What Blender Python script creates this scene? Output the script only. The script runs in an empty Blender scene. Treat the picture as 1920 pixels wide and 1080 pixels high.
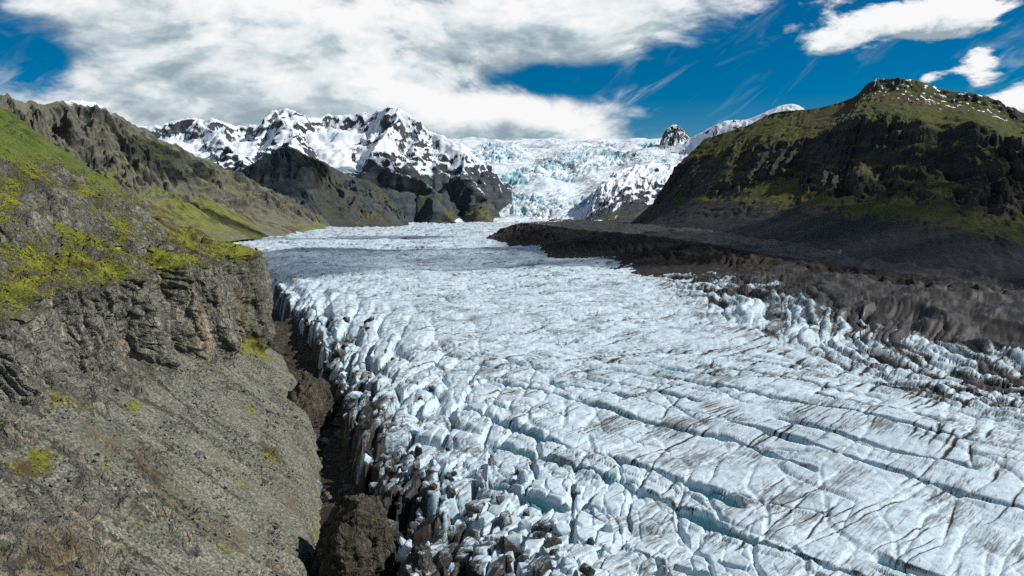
import bpy, bmesh, math, random
import numpy as np
from mathutils import Vector

# ------------------------------------------------------------------ camera, world, sun, exposure
F = 1478.0                      # focal length in photo pixels (photo 1920 x 1080)
CAM_H = 80.0
PITCH = math.atan(140.0 / F)    # eye level lies 140 px above the photo's middle
sc = bpy.context.scene
cam_d = bpy.data.cameras.new('camera'); cam = bpy.data.objects.new('camera', cam_d)
sc.collection.objects.link(cam)
cam.location = (0, 0, CAM_H); cam.rotation_euler = (math.pi / 2 - PITCH, 0, 0)
cam_d.sensor_width = 36.0; cam_d.lens = 36.0 * F / 1920.0
cam_d.clip_start = 1.0; cam_d.clip_end = 60000.0
sc.camera = cam

SUN_AZ = math.radians(92.0)     # clockwise from the view direction (+Y)
SUN_EL = math.radians(42.0)
sc.view_settings.view_transform = 'Standard'
sc.view_settings.look = 'None'
sc.view_settings.exposure = 0.0
sc.view_settings.gamma = 1.0
sc.view_settings.use_curve_mapping = False
sc.cycles.use_denoising = False
sc.cycles.max_bounces = 4
sc.cycles.diffuse_bounces = 2
sc.cycles.use_adaptive_sampling = True
sc.cycles.adaptive_threshold = 0.015
sc.cycles.transparent_max_bounces = 16


class NT:
    """Small helper for writing node trees."""
    def __init__(self, nt):
        self.nt = nt; nt.nodes.clear()
    def n(self, typ, props=None, **ins):
        nd = self.nt.nodes.new(typ)
        for k, v in (props or {}).items(): setattr(nd, k, v)
        for k, v in ins.items():
            key = int(k[1:]) if k[0] == '_' and k[1:].isdigit() else k.replace('_', ' ')
            self.put(nd.inputs[key], v)
        return nd
    def put(self, sock, v):
        if isinstance(v, bpy.types.NodeSocket): self.nt.links.new(v, sock)
        elif isinstance(v, bpy.types.Node): self.nt.links.new(v.outputs[0], sock)
        else: sock.default_value = v
    def m(self, op, a, b=0.0, c=0.0, clamp=False):
        nd = self.n('ShaderNodeMath', {'operation': op, 'use_clamp': clamp}, _0=a, _1=b, _2=c)
        return nd.outputs[0]
    def vm(self, op, a, b=(0, 0, 0)):
        nd = self.n('ShaderNodeVectorMath', {'operation': op}, _0=a, _1=b)
        return nd.outputs[0]
    def noise(self, vec, scale, detail=6.0, rough=0.55, dist=0.0):
        nd = self.n('ShaderNodeTexNoise', None, Vector=vec, Scale=scale, Detail=detail, Roughness=rough, Distortion=dist)
        return nd.outputs[0]
    def ss(self, v, lo, hi, a=0.0, b=1.0):
        nd = self.n('ShaderNodeMapRange', {'interpolation_type': 'SMOOTHSTEP'}, _0=v, _1=lo, _2=hi, _3=a, _4=b)
        return nd.outputs[0]
    def lin(self, v, lo, hi, a=0.0, b=1.0):
        return self.n('ShaderNodeMapRange', None, _0=v, _1=lo, _2=hi, _3=a, _4=b).outputs[0]
    def ramp(self, fac, stops):
        nd = self.n('ShaderNodeValToRGB', None, Fac=fac)
        cr = nd.color_ramp
        while len(cr.elements) < len(stops): cr.elements.new(0.5)
        for e, (p, c) in zip(cr.elements, stops):
            e.position = p; e.color = (*c, 1.0) if len(c) == 3 else c
        return nd.outputs[0]
    def mix(self, fac, a, b, mode='MIX'):
        nd = self.nt.nodes.new('ShaderNodeMix'); nd.data_type = 'RGBA'; nd.blend_type = mode
        self.put(nd.inputs[0], fac)
        for i, v in ((6, a), (7, b)):
            self.put(nd.inputs[i], (*v, 1.0) if isinstance(v, tuple) and len(v) == 3 else v)
        return nd.outputs[2]
    def attr(self, name):
        return self.n('ShaderNodeAttribute', {'attribute_name': name}).outputs['Fac']


def pix_dir(u, v):
    """World direction through a photo pixel."""
    x, y = (u - 960.0) / F, (540.0 - v) / F
    c, s = math.cos(PITCH), math.sin(PITCH)
    return np.array([x, c + y * s, -s + y * c])


def P(u, v, Y):
    d = pix_dir(u, v)
    return np.array([0, 0, CAM_H]) + d * (Y / d[1])


def build_world():
    w = bpy.data.worlds.new('World'); sc.world = w; w.use_nodes = True
    t = NT(w.node_tree)
    sky = t.n('ShaderNodeTexSky', {'sky_type': 'NISHITA', 'sun_disc': False, 'sun_elevation': SUN_EL,
                                    'sun_rotation': SUN_AZ, 'altitude': 1500.0, 'air_density': 1.0,
                                    'dust_density': 0.0, 'ozone_density': 3.0})
    hs = t.n('ShaderNodeHueSaturation', None, Hue=0.497, Saturation=1.7, Value=0.60, Color=sky.outputs[0])
    bg_sky = t.n('ShaderNodeBackground', None, Color=hs.outputs[0], Strength=0.1)
    d = t.n('ShaderNodeTexCoord').outputs['Generated']
    # the cloud field: noise on the direction, flattened, plus the banks of this day's sky
    banks = []   # (u, v, radius u, radius v, weight)
    for b in ((330, 60, 420, 150, .27), (800, 60, 470, 150, .29), (180, 160, 230, 80, .20), (620, 190, 330, 75, .30), (60, 75, 95, 70, -.26),
              (990, 225, 300, 55, .24), (1110, 40, 170, 90, .12), (1260, 55, 80, 40, .05), (1120, 150, 230, 42, -.30), (1000, 155, 140, 34, -.34), (1230, 210, 150, 50, -.08),
              (1430, 120, 230, 150, -.22), (1430, 60, 120, 90, .07), (1470, 190, 200, 50, -.22),
              (1690, 50, 170, 60, .38), (1800, 25, 110, 45, .30), (1560, 80, 60, 35, .25), (1838, 120, 66, 48, .44), (1742, 148, 34, 20, .38), (1775, 100, 40, 30, -.25), (1880, 165, 40, 16, -.22), (1900, 183, 52, 24, .36),
              (1700, 140, 240, 75, -.26), (1890, 70, 60, 60, -.2)):
        banks.append(b)
    grp = bpy.data.node_groups.new('cloud_field', 'ShaderNodeTree')
    grp.interface.new_socket('Direction', in_out='INPUT', socket_type='NodeSocketVector')
    grp.interface.new_socket('Detail', in_out='INPUT', socket_type='NodeSocketFloat')
    grp.interface.new_socket('Density', in_out='OUTPUT', socket_type='NodeSocketFloat')
    g = NT(grp)
    gi = g.n('NodeGroupInput'); go = g.n('NodeGroupOutput')
    dd = gi.outputs[0]
    xyz = g.n('ShaderNodeSeparateXYZ', None, Vector=dd)
    X, Y, Z = xyz.outputs
    az = g.m('ARCTAN2', X, Y)
    hyp = g.m('SQRT', g.m('ADD', g.m('MULTIPLY', X, X), g.m('MULTIPLY', Y, Y)))
    te = g.m('DIVIDE', Z, hyp)
    sv = g.vm('MULTIPLY', dd, (1.0, 1.0, 2.1))
    warp = g.n('ShaderNodeTexNoise', None, Vector=sv, Scale=3.0, Detail=3.0)
    wv = g.vm('MULTIPLY', g.vm('SUBTRACT', warp.outputs['Color'], (.5, .5, .5)), (.16, .16, .16))
    pv = g.vm('ADD', sv, wv)
    n1 = g.noise(pv, 4.4, gi.outputs[1], 0.57)
    n3 = g.noise(g.vm('ADD', pv, (2.0, 9.0, 4.0)), 15.0, gi.outputs[1], 0.62)
    n2 = g.noise(g.vm('ADD', pv, (7.1, 3.3, 1.2)), 1.6, 3.0, 0.5)
    right = g.ss(az, .22, .42)
    dens = g.m('ADD', g.m('MULTIPLY', n1, g.lin(right, 0, 1, 1.15, .8)), g.m('MULTIPLY', g.m('SUBTRACT', n2, .5), .3))
    dens = g.m('ADD', dens, g.m('MULTIPLY', g.m('SUBTRACT', n3, .5), g.lin(right, 0, 1, .46, 1.05)))
    dens = g.m('ADD', dens, g.lin(right, 0, 1, -.09, .07))
    for (u, v, ru, rv, wgt) in banks:
        dr = pix_dir(u, v)
        a0 = math.atan2(dr[0], dr[1]); t0 = dr[2] / math.hypot(dr[0], dr[1])
        ax = g.m('MULTIPLY', g.m('SUBTRACT', az, a0), 1.0 / (ru / F * math.cos(a0) ** 2))
        tx = g.m('MULTIPLY', g.m('SUBTRACT', te, t0), 1.0 / (rv / F * math.cos(a0)))
        r2 = g.m('ADD', g.m('MULTIPLY', ax, ax), g.m('MULTIPLY', tx, tx))
        dens = g.m('ADD', dens, g.m('MULTIPLY', g.m('POWER', 2.718, g.m('MULTIPLY', r2, -1.0)), wgt))
    g.put(go.inputs[0], dens)

    def field(vec, detail):
        nd = t.nt.nodes.new('ShaderNodeGroup'); nd.node_tree = grp
        t.put(nd.inputs[0], vec); nd.inputs[1].default_value = detail; return nd.outputs[0]
    d0 = field(d, 12.0)
    s0 = field(d, 5.5)
    s1 = field(t.vm('ADD', d, (0.018, 0.0, 0.022)), 5.5)       # a little towards the sun: lit flank or grey base
    dx = t.n('ShaderNodeSeparateXYZ', None, Vector=d)
    az = t.m('ARCTAN2', dx.outputs[0], dx.outputs[1])
    wid = t.ss(az, .22, .42, .15, .075)
    alpha = t.n('ShaderNodeMapRange', {'interpolation_type': 'SMOOTHSTEP'}, _0=d0, _1=t.m('SUBTRACT', .575, wid), _2=t.m('ADD', .575, wid), _3=0.0, _4=1.0).outputs[0]
    lit = t.m('ADD', t.m('MULTIPLY', t.m('SUBTRACT', s0, s1), 3.4), 0.66)
    thick = t.ss(s0, 0.70, 1.08, 0.0, 0.27)
    lit = t.m('SUBTRACT', lit, thick, clamp=True)
    # thin high streaks
    cv = t.n('ShaderNodeVectorRotate', {'rotation_type': 'Y_AXIS'}, Vector=d, Angle=math.radians(35.0))
    cir = t.noise(t.vm('MULTIPLY', cv.outputs[0], (3.0, 3.0, 13.0)), 2.4, 8.0, .62, .8)
    cirm = t.m('MULTIPLY', t.ss(cir, .52, .80), .45)
    alpha = t.m('MAXIMUM', alpha, cirm)
    col = t.ramp(lit, [(0.0, (.33, .42, .48)), (0.35, (.54, .63, .68)), (0.62, (.80, .855, .88)), (1.0, (1.0, 1.0, 1.0))])
    bg_c = t.n('ShaderNodeBackground', None, Color=col, Strength=0.95)
    # thin high wisps
    ms = t.n('ShaderNodeMixShader', None, _0=alpha, _1=bg_sky.outputs[0], _2=bg_c.outputs[0])
    t.n('ShaderNodeOutputWorld', None, Surface=ms.outputs[0])


build_world()
sun_d = bpy.data.lights.new('sun', 'SUN'); sun_d.energy = 4.9; sun_d.angle = math.radians(0.53)
sun_d.color = (1.0, 0.975, 0.935)
sun = bpy.data.objects.new('sun', sun_d); sc.collection.objects.link(sun)
SUN_V = Vector((math.sin(SUN_AZ) * math.cos(SUN_EL), math.cos(SUN_AZ) * math.cos(SUN_EL), math.sin(SUN_EL)))
sun.rotation_euler = SUN_V.to_track_quat('Z', 'Y').to_euler()
sun.location = SUN_V * 3000

# ------------------------------------------------------------------ noise (numpy)
rng = np.random.default_rng(7)
_A = rng.random(256) * 2 * np.pi
_G2 = np.stack([np.cos(_A), np.sin(_A)], 1).astype(np.float32)
_g = rng.normal(size=(256, 3)); _G3 = (_g / np.linalg.norm(_g, axis=1)[:, None]).astype(np.float32)


def _hash(ix, iy, seed, iz=None):
    n = ix.astype(np.uint32) * np.uint32(374761393) + iy.astype(np.uint32) * np.uint32(668265263) + np.uint32((seed * 974711 + 12345) & 0xffffffff)
    if iz is not None: n = n + iz.astype(np.uint32) * np.uint32(2246822519)
    n = (n ^ (n >> np.uint32(13))) * np.uint32(1274126177)
    n = (n ^ (n >> np.uint32(15))) * np.uint32(2654435761)
    return n ^ (n >> np.uint32(16))


def perlin(x, y, seed=0):
    x = np.asarray(x, np.float32); y = np.asarray(y, np.float32)
    x, y = np.broadcast_arrays(x, y)
    x0 = np.floor(x); y0 = np.floor(y)
    fx = x - x0; fy = y - y0
    ix = x0.astype(np.int64); iy = y0.astype(np.int64)
    ux = fx * fx * fx * (fx * (fx * 6 - 15) + 10); uy = fy * fy * fy * (fy * (fy * 6 - 15) + 10)
    def c(dx, dy):
        g = _G2[_hash(ix + dx, iy + dy, seed) & np.uint32(255)]
        return g[..., 0] * (fx - dx) + g[..., 1] * (fy - dy)
    a = c(0, 0); b = c(1, 0); e = c(0, 1); f = c(1, 1)
    return ((a + ux * (b - a)) * (1 - uy) + (e + ux * (f - e)) * uy) * 1.45


def perlin3(x, y, z, seed=0):
    x0 = np.floor(x); y0 = np.floor(y); z0 = np.floor(z)
    fx = (x - x0).astype(np.float32); fy = (y - y0).astype(np.float32); fz = (z - z0).astype(np.float32)
    ix = x0.astype(np.int64); iy = y0.astype(np.int64); iz = z0.astype(np.int64)
    u = fx * fx * (3 - 2 * fx); v = fy * fy * (3 - 2 * fy); w = fz * fz * (3 - 2 * fz)
    def c(dx, dy, dz):
        g = _G3[_hash(ix + dx, iy + dy, seed, iz + dz) & np.uint32(255)]
        return g[..., 0] * (fx - dx) + g[..., 1] * (fy - dy) + g[..., 2] * (fz - dz)
    def pl(dz):
        a = c(0, 0, dz); b = c(1, 0, dz); e = c(0, 1, dz); f = c(1, 1, dz)
        return (a + u * (b - a)) * (1 - v) + (e + u * (f - e)) * v
    a = pl(0); b = pl(1)
    return (a + w * (b - a)) * 1.5


def fbm(x, y, octv=5, seed=0, gain=0.5, lac=2.03):
    r = 0.0; a = 1.0; s = 0.0
    for i in range(octv):
        r = r + a * perlin(x, y, seed + i * 17); s += a
        x = x * lac + 3.7; y = y * lac - 1.3; a *= gain
    return r / s * 1.4


def ridged(x, y, octv=5, seed=0, gain=0.5, lac=2.07):
    r = 0.0; a = 1.0; s = 0.0; w = 1.0
    for i in range(octv):
        n = 1 - np.abs(perlin(x, y, seed + i * 29)) * 1.25
        n = np.clip(n, 0, 1) ** 2
        r = r + a * n * w; s += a
        w = np.clip(n * 1.6, 0, 1)
        x = x * lac + 5.1; y = y * lac + 2.7; a *= gain
    return r / s


def fbm3(p, s, octv=4, seed=0, gain=0.5):
    x, y, z = p[..., 0] * s, p[..., 1] * s, p[..., 2] * s
    r = 0.0; a = 1.0; t = 0.0
    for i in range(octv):
        r = r + a * perlin3(x, y, z, seed + i * 13); t += a
        x = x * 2.05 + 1.7; y = y * 2.05 + 9.2; z = z * 2.05 - 3.1; a *= gain
    return r / t * 1.4


def ridged3(p, sx, sy, sz, octv=4, seed=0, gain=0.55):
    x, y, z = p[..., 0] * sx, p[..., 1] * sy, p[..., 2] * sz
    r = 0.0; a = 1.0; t = 0.0
    for i in range(octv):
        r = r + a * np.clip(1 - np.abs(perlin3(x, y, z, seed + i * 13)) * 1.5, 0, 1); t += a
        x = x * 2.1 + 1.7; y = y * 2.1 + 9.2; z = z * 2.1 - 3.1; a *= gain
    return r / t


def worley(x, y, seed=0, jit=0.9):
    """F1, F2, offset to the nearest feature point, its hash in 0..1 (three of them)."""
    x = np.asarray(x, np.float32); y = np.asarray(y, np.float32)
    x0 = np.floor(x).astype(np.int64); y0 = np.floor(y).astype(np.int64)
    f1 = np.full(x.shape, 9.0, np.float32); f2 = f1.copy()
    ox = np.zeros_like(x); oy = np.zeros_like(x); hid = np.zeros(x.shape, np.uint32)
    for dx in (-1, 0, 1):
        for dy in (-1, 0, 1):
            h = _hash(x0 + dx, y0 + dy, seed)
            px = x0 + dx + 0.5 + jit * ((h & np.uint32(0xffff)).astype(np.float32) / 65535 - .5)
            py = y0 + dy + 0.5 + jit * ((h >> np.uint32(16)).astype(np.float32) / 65535 - .5)
            ex = (x - px).astype(np.float32); ey = (y - py).astype(np.float32)
            d = np.sqrt(ex * ex + ey * ey)
            near = d < f1
            f2 = np.where(near, f1, np.minimum(f2, d))
            f1 = np.where(near, d, f1)
            ox = np.where(near, ex, ox); oy = np.where(near, ey, oy); hid = np.where(near, h, hid)
    hid = _hash(hid.astype(np.int64), np.zeros_like(x0), seed + 5)
    r1 = (hid & np.uint32(1023)).astype(np.float32) / 1023
    r2 = ((hid >> np.uint32(10)) & np.uint32(1023)).astype(np.float32) / 1023
    r3 = ((hid >> np.uint32(20)) & np.uint32(1023)).astype(np.float32) / 1023
    return f1, f2, ox, oy, r1, r2, r3


def facets3(p, sx, sy, sz, seed):
    """Broken rock in space: tilted, stepped cells with cracks, about -1..1."""
    q = np.stack([p[..., 0] * sx, p[..., 1] * sy, p[..., 2] * sz], -1)
    q0 = np.floor(q).astype(np.int64)
    f1 = np.full(q.shape[:-1], 9.0); f2 = f1.copy(); val = np.zeros_like(f1)
    for dx in (-1, 0, 1):
        for dy in (-1, 0, 1):
            for dz in (-1, 0, 1):
                h = _hash(q0[..., 0] + dx, q0[..., 1] + dy, seed, q0[..., 2] + dz)
                o = np.stack([(h & np.uint32(1023)), ((h >> np.uint32(10)) & np.uint32(1023)), ((h >> np.uint32(20)) & np.uint32(1023))], -1) / 1023.0
                d = q - (q0 + np.array([dx, dy, dz]) + o)
                l = np.sqrt((d * d).sum(-1))
                t = (_G3[(h >> np.uint32(3)) & np.uint32(255)] * d).sum(-1) * .8 + (o[..., 0] - .5) * .9
                near = l < f1
                f2 = np.where(near, f1, np.minimum(f2, l)); val = np.where(near, t, val); f1 = np.where(near, l, f1)
    return val - .5 * np.clip(1 - (f2 - f1) / .14, 0, 1)


def sstep(a, b, v):
    t = np.clip((v - a) / (b - a), 0, 1)
    return t * t * (3 - 2 * t)


def lerp(a, b, t): return a + (b - a) * t


def blob(x, y, c, rx, ry=None):
    ry = ry or rx
    return np.exp(-(((x - c[0]) / rx) ** 2 + ((y - c[1]) / ry) ** 2))


def curve(pts, t):
    """Smooth interpolation of control points (n x k) at parameters t in 0..n-1 (Catmull-Rom, mild)."""
    pts = np.asarray(pts, float); n = len(pts)
    i = np.clip(np.floor(t).astype(int), 0, n - 2); f = (t - i)[:, None]
    p0 = pts[np.clip(i - 1, 0, n - 1)]; p1 = pts[i]; p2 = pts[i + 1]; p3 = pts[np.clip(i + 2, 0, n - 1)]
    return 0.5 * ((2 * p1) + (-p0 + p2) * f + (2 * p0 - 5 * p1 + 4 * p2 - p3) * f ** 2 + (-p0 + 3 * p1 - 3 * p2 + p3) * f ** 3)


# ------------------------------------------------------------------ mesh helpers
def link(o, parent=None):
    sc.collection.objects.link(o)
    if parent is not None: o.parent = parent
    return o


def mesh_from(name, verts, quads, mat, attrs=None, smooth=True, parent=None):
    verts = np.asarray(verts, np.float32).reshape(-1, 3); quads = np.asarray(quads, np.int32)
    k = quads.shape[1]
    used = np.zeros(len(verts), bool); used[quads.ravel()] = True
    if not used.all():
        remap = np.cumsum(used) - 1
        quads = remap[quads].astype(np.int32); verts = verts[used]
        attrs = {a: np.asarray(v).reshape(-1)[used] for a, v in (attrs or {}).items()}
    me = bpy.data.meshes.new(name)
    me.vertices.add(len(verts)); me.vertices.foreach_set('co', verts.ravel())
    me.loops.add(quads.size); me.loops.foreach_set('vertex_index', quads.ravel())
    me.polygons.add(len(quads)); me.polygons.foreach_set('loop_start', np.arange(0, quads.size, k, dtype=np.int32))
    me.polygons.foreach_set('use_smooth', np.full(len(quads), smooth))
    me.update(calc_edges=True)
    for a, v in (attrs or {}).items():
        at = me.attributes.new(a, 'FLOAT', 'POINT'); at.data.foreach_set('value', np.asarray(v, np.float32).ravel())
    me.materials.append(mat)
    return link(bpy.data.objects.new(name, me), parent)


def grid_quads(nr, nc, keep=None, flip=False):
    i = np.arange(nr * nc).reshape(nr, nc)
    a, b, c, d = i[:-1, :-1], i[:-1, 1:], i[1:, 1:], i[1:, :-1]
    q = np.stack([a, b, c, d] if not flip else [a, d, c, b], -1).reshape(-1, 4)
    if keep is not None:
        k = keep[:-1, :-1] | keep[:-1, 1:] | keep[1:, 1:] | keep[1:, :-1]
        q = q[k.ravel()]
    return q


def grid_normals(p):
    du = np.gradient(p, axis=0); dv = np.gradient(p, axis=1)
    n = np.cross(dv, du); n /= np.linalg.norm(n, axis=-1, keepdims=True) + 1e-9
    return n


def info(o, label, kind=None, category=None, group=None):
    o['label'] = label
    if kind: o['kind'] = kind
    if category: o['category'] = category
    if group: o['group'] = group
    return o


# ------------------------------------------------------------------ materials
def new_mat(name):
    m = bpy.data.materials.new(name); m.use_nodes = True
    return m, NT(m.node_tree)


def finish(t, col, rough, height=None, bump=0.5, dist=1.0, spec=0.3):
    bs = t.n('ShaderNodeBsdfPrincipled', None, Base_Color=col, Roughness=rough)
    bs.inputs['Specular IOR Level'].default_value = spec
    if height is not None:
        b = t.n('ShaderNodeBump', None, Strength=bump, Distance=dist, Height=height)
        t.put(bs.inputs['Normal'], b.outputs[0])
    t.n('ShaderNodeOutputMaterial', None, Surface=bs.outputs[0])


def land_mat(name, size, rock, soil, moss, snow=(.80, .84, .88), bump=0.6, strata=0.0, pale=(.27, .235, .17), dry=(.070, .055, .028), rubble=0.0):
    """Rock under soil, moss or grass and snow; size = metres of a typical lump. Each colour is (dark, mid, light)."""
    m, t = new_mat(name)
    pos = t.n('ShaderNodeNewGeometry').outputs['Position']
    na = t.noise(pos, 1.0 / size, 8.0, 0.62)
    nb = t.noise(t.vm('ADD', pos, (31.0, 57.0, 13.0)), 0.17 / size, 5.0, 0.55)
    nf = t.noise(t.vm('ADD', pos, (11.0, 7.0, 83.0)), 4.0 / size, 5.0, 0.7)
    v = t.m('ADD', t.m('MULTIPLY', na, .45), t.m('MULTIPLY', nf, .55))
    if strata:
        st = t.noise(t.vm('MULTIPLY', pos, (.12 / size, .12 / size, 1.6 / size)), 1.0, 5.0, .65)
        v = t.m('ADD', t.m('MULTIPLY', v, 1 - strata), t.m('MULTIPLY', st, strata))
    def c3(c, f): return t.ramp(f, [(.36, c[0]), (.5, c[1]), (.66, c[2])])
    col = c3(rock, v)
    mixed = t.m('SUBTRACT', t.m('ADD', t.m('MULTIPLY', na, .5), t.m('MULTIPLY', nf, .5)), .5)
    def over(col, a, top, amp, wid):
        w = t.m('ADD', t.attr(a), t.m('MULTIPLY', mixed, amp))
        k = t.ss(w, .5 - wid, .5 + wid)
        return t.mix(k, col, top), k
    f2 = t.m('ADD', t.m('MULTIPLY', nb, .4), t.m('MULTIPLY', nf, .6))
    col, _ = over(col, 'pale', t.mix(nf, tuple(c * .55 for c in pale), tuple(c * 1.35 for c in pale)), 2.0, .16)
    so = c3(soil, f2)
    if rubble:
        vo = t.n('ShaderNodeTexVoronoi', None, Vector=pos, Scale=1.0 / rubble)
        vs = t.n('ShaderNodeSeparateColor', None, Color=vo.outputs['Color'])
        so = t.mix(1.0, so, t.ramp(t.m('ADD', t.m('MULTIPLY', vs.outputs[0], .75), t.m('MULTIPLY', nf, .25)), [(.1, (.55, .55, .55)), (.55, (.95, .95, .95)), (.9, (1.6, 1.6, 1.55))]), 'MULTIPLY')
    col, k1 = over(col, 'soil', so, 1.3, .12)
    ms = t.mix(t.ss(t.m('ADD', t.m('MULTIPLY', nb, .6), t.m('MULTIPLY', na, .4)), .47, .60), c3(moss, f2), dry)
    if rubble:
        col, _ = over(col, 'rust', t.mix(nf, (.060, .048, .030), (.19, .155, .098)), 3.0, .20)
        gr = t.ramp(f2, [(.38, (.030, .048, .014)), (.48, (.062, .092, .020)), (.56, (.110, .140, .034)), (.66, (.165, .180, .060))])
        ms = t.mix(t.attr('grass'), ms, gr)
    col, k2 = over(col, 'moss', ms, 3.0, .10)
    col, k3 = over(col, 'snow', snow, .7, .06)
    h = t.m('ADD', t.m('MULTIPLY', na, .6), t.m('MULTIPLY', nf, .4))
    if rubble:
        wp = t.vm('ADD', t.vm('MULTIPLY', pos, (1.0, 1.0, .5)), t.vm('MULTIPLY', t.vm('SUBTRACT', t.n('ShaderNodeTexNoise', None, Vector=pos, Scale=.35, Detail=4.0).outputs['Color'], (.5, .5, .5)), (3.0, 3.0, 3.0)))
        bare = t.m('MULTIPLY', t.m('SUBTRACT', 1.0, k1), t.m('SUBTRACT', 1.0, k2))
        for sc_, wt_ in ((.30, 1.1), (.85, .5)):
            vd = t.n('ShaderNodeTexVoronoi', {'feature': 'DISTANCE_TO_EDGE'}, Vector=wp, Scale=sc_).outputs['Distance']
            vc = t.n('ShaderNodeSeparateColor', None, Color=t.n('ShaderNodeTexVoronoi', None, Vector=wp, Scale=sc_).outputs['Color']).outputs[0]
            h = t.m('ADD', h, t.m('MULTIPLY', bare, t.m('ADD', t.m('MULTIPLY', t.ss(vd, 0.0, .10), wt_ * .7), t.m('MULTIPLY', vc, wt_ * .5))))
            col = t.mix(t.m('MULTIPLY', bare, .55), col, t.mix(1.0, col, t.ramp(vc, [(0.0, (.55, .55, .54)), (1.0, (1.5, 1.48, 1.42))]), 'MULTIPLY'))
    h = t.m('MULTIPLY', h, t.m('SUBTRACT', 1.0, t.m('MULTIPLY', k3, .85)))
    finish(t, col, 0.92, h, bump, size * 0.28, 0.12)
    return m


def ice_mat(name, size, clean=(.505, .60, .65), blue=(.15, .34, .395), dirt=(.032, .028, .0235)):
    """Weathered ice: white crust, blue-green where freshly broken (attribute blue), ash (attribute dirt)."""
    m, t = new_mat(name)
    pos = t.n('ShaderNodeNewGeometry').outputs['Position']
    na = t.noise(pos, 1.0 / size, 8.0, .6)
    nf = t.noise(t.vm('ADD', pos, (5.0, 9.0, 2.0)), 7.0 / size, 6.0, .65)
    nb = t.noise(t.vm('ADD', pos, (50.0, 9.0, 20.0)), 0.15 / size, 4.0, .5)
    # ash and melt runnels follow the foliation, which runs diagonally over the ice
    rot = t.n('ShaderNodeVectorRotate', {'rotation_type': 'Z_AXIS'}, Vector=pos, Angle=math.radians(-45.0))
    sv = t.vm('MULTIPLY', rot.outputs[0], (.10, 1.0, .6))
    ns = t.noise(sv, 3.4 / size, 7.0, .70, .6)
    v = t.m('ADD', t.m('MULTIPLY', na, .5), t.m('MULTIPLY', nf, .5))
    crust = t.ramp(v, [(.34, tuple(c * .55 for c in clean)), (.46, tuple(c * .97 for c in clean)), (.62, tuple(min(c * 1.22, .9) for c in clean))])
    kb = t.ss(t.m('ADD', t.attr('blue'), t.m('MULTIPLY', t.m('SUBTRACT', na, .5), .5)), .25, .75)
    bl = t.ramp(v, [(.3, tuple(c * .8 for c in blue)), (.55, blue), (.75, tuple(min(1, c * 1.5) for c in blue))])
    col = t.mix(kb, crust, bl)
    nl = t.noise(t.vm('ADD', sv, (40.0, 3.0, 8.0)), .55 / size, 6.0, .66, .5)
    patch = t.m('MULTIPLY', t.m('SUBTRACT', nb, .5), .55)
    grey = t.ss(t.m('ADD', t.m('ADD', t.m('MULTIPLY', ns, .72), t.m('MULTIPLY', nl, .28)), patch), .505, .62)
    col = t.mix(t.m('MULTIPLY', grey, .68), col, (.105, .108, .098))
    ash = t.ss(t.m('ADD', t.m('ADD', t.m('MULTIPLY', ns, .6), t.m('MULTIPLY', nf, .4)), t.m('MULTIPLY', patch, .6)), .575, .64)
    col = t.mix(t.m('MULTIPLY', ash, .75), col, (.045, .043, .038))
    w = t.m('ADD', t.attr('dirt'), t.m('MULTIPLY', t.m('SUBTRACT', t.m('ADD', t.m('MULTIPLY', nf, .5), t.m('MULTIPLY', ns, .5)), .5), 1.3))
    kd = t.ss(w, .40, .68)
    brown = t.ramp(t.m('ADD', t.m('MULTIPLY', nf, .6), t.m('MULTIPLY', nb, .4)), [(.35, tuple(c * .6 for c in dirt)), (.55, dirt), (.72, tuple(c * 2.3 for c in dirt))])
    col = t.mix(kd, col, brown)
    h = t.m('ADD', t.m('MULTIPLY', na, .30), t.m('ADD', t.m('MULTIPLY', nf, .25), t.m('MULTIPLY', ns, .45)))
    finish(t, col, 0.62, h, 0.6, size * 0.17, 0.3)
    return m


ROCK_MIX = ((.020, .020, .021), (.058, .056, .052), (.135, .128, .112))
M_hill = land_mat('hillside_rock_moss', 2.2,
                  ((.036, .036, .032), (.150, .148, .126), (.330, .318, .268)),
                  ((.072, .072, .055), (.145, .145, .114), (.228, .225, .180)),
                  ((.050, .058, .010), (.165, .178, .022), (.340, .320, .050)), bump=.9, rubble=.5)
M_ridge = land_mat('ridge_rock_grass', 26.0,
                   ((.022, .023, .021), (.085, .084, .068), (.175, .168, .130)),
                   ((.085, .084, .062), (.132, .130, .095), (.180, .174, .128)),
                   ((.075, .090, .022), (.150, .170, .040), (.230, .230, .075)), strata=.35)
M_peak = land_mat('peak_rock_snow', 34.0,
                  ((.018, .023, .028), (.052, .060, .066), (.115, .122, .124)),
                  ((.032, .035, .030), (.060, .062, .048), (.085, .085, .065)),
                  ((.050, .062, .018), (.105, .125, .030), (.170, .185, .050)), snow=(.72, .76, .80), strata=.4)
M_dark = land_mat('dark_mountain_rock_moss', 26.0,
                  ((.012, .013, .015), (.034, .034, .033), (.085, .080, .068)),
                  ((.020, .021, .024), (.034, .035, .037), (.058, .057, .053)),
                  ((.032, .036, .010), (.072, .080, .020), (.130, .128, .040)), strata=.4, bump=.8)
M_moraine = land_mat('moraine_debris', 7.0,
                     ((.010, .009, .009), (.026, .022, .019), (.060, .050, .040)),
                     ((.016, .014, .013), (.032, .027, .023), (.060, .050, .040)),
                     ((.030, .028, .016), (.045, .042, .022), (.070, .064, .034)), snow=(.55, .64, .68), bump=.9)
M_ice = ice_mat('glacier_ice', 3.0)
M_fall = ice_mat('icefall_ice', 45.0, clean=(.66, .73, .775), blue=(.20, .45, .53), dirt=(.10, .095, .09))
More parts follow.
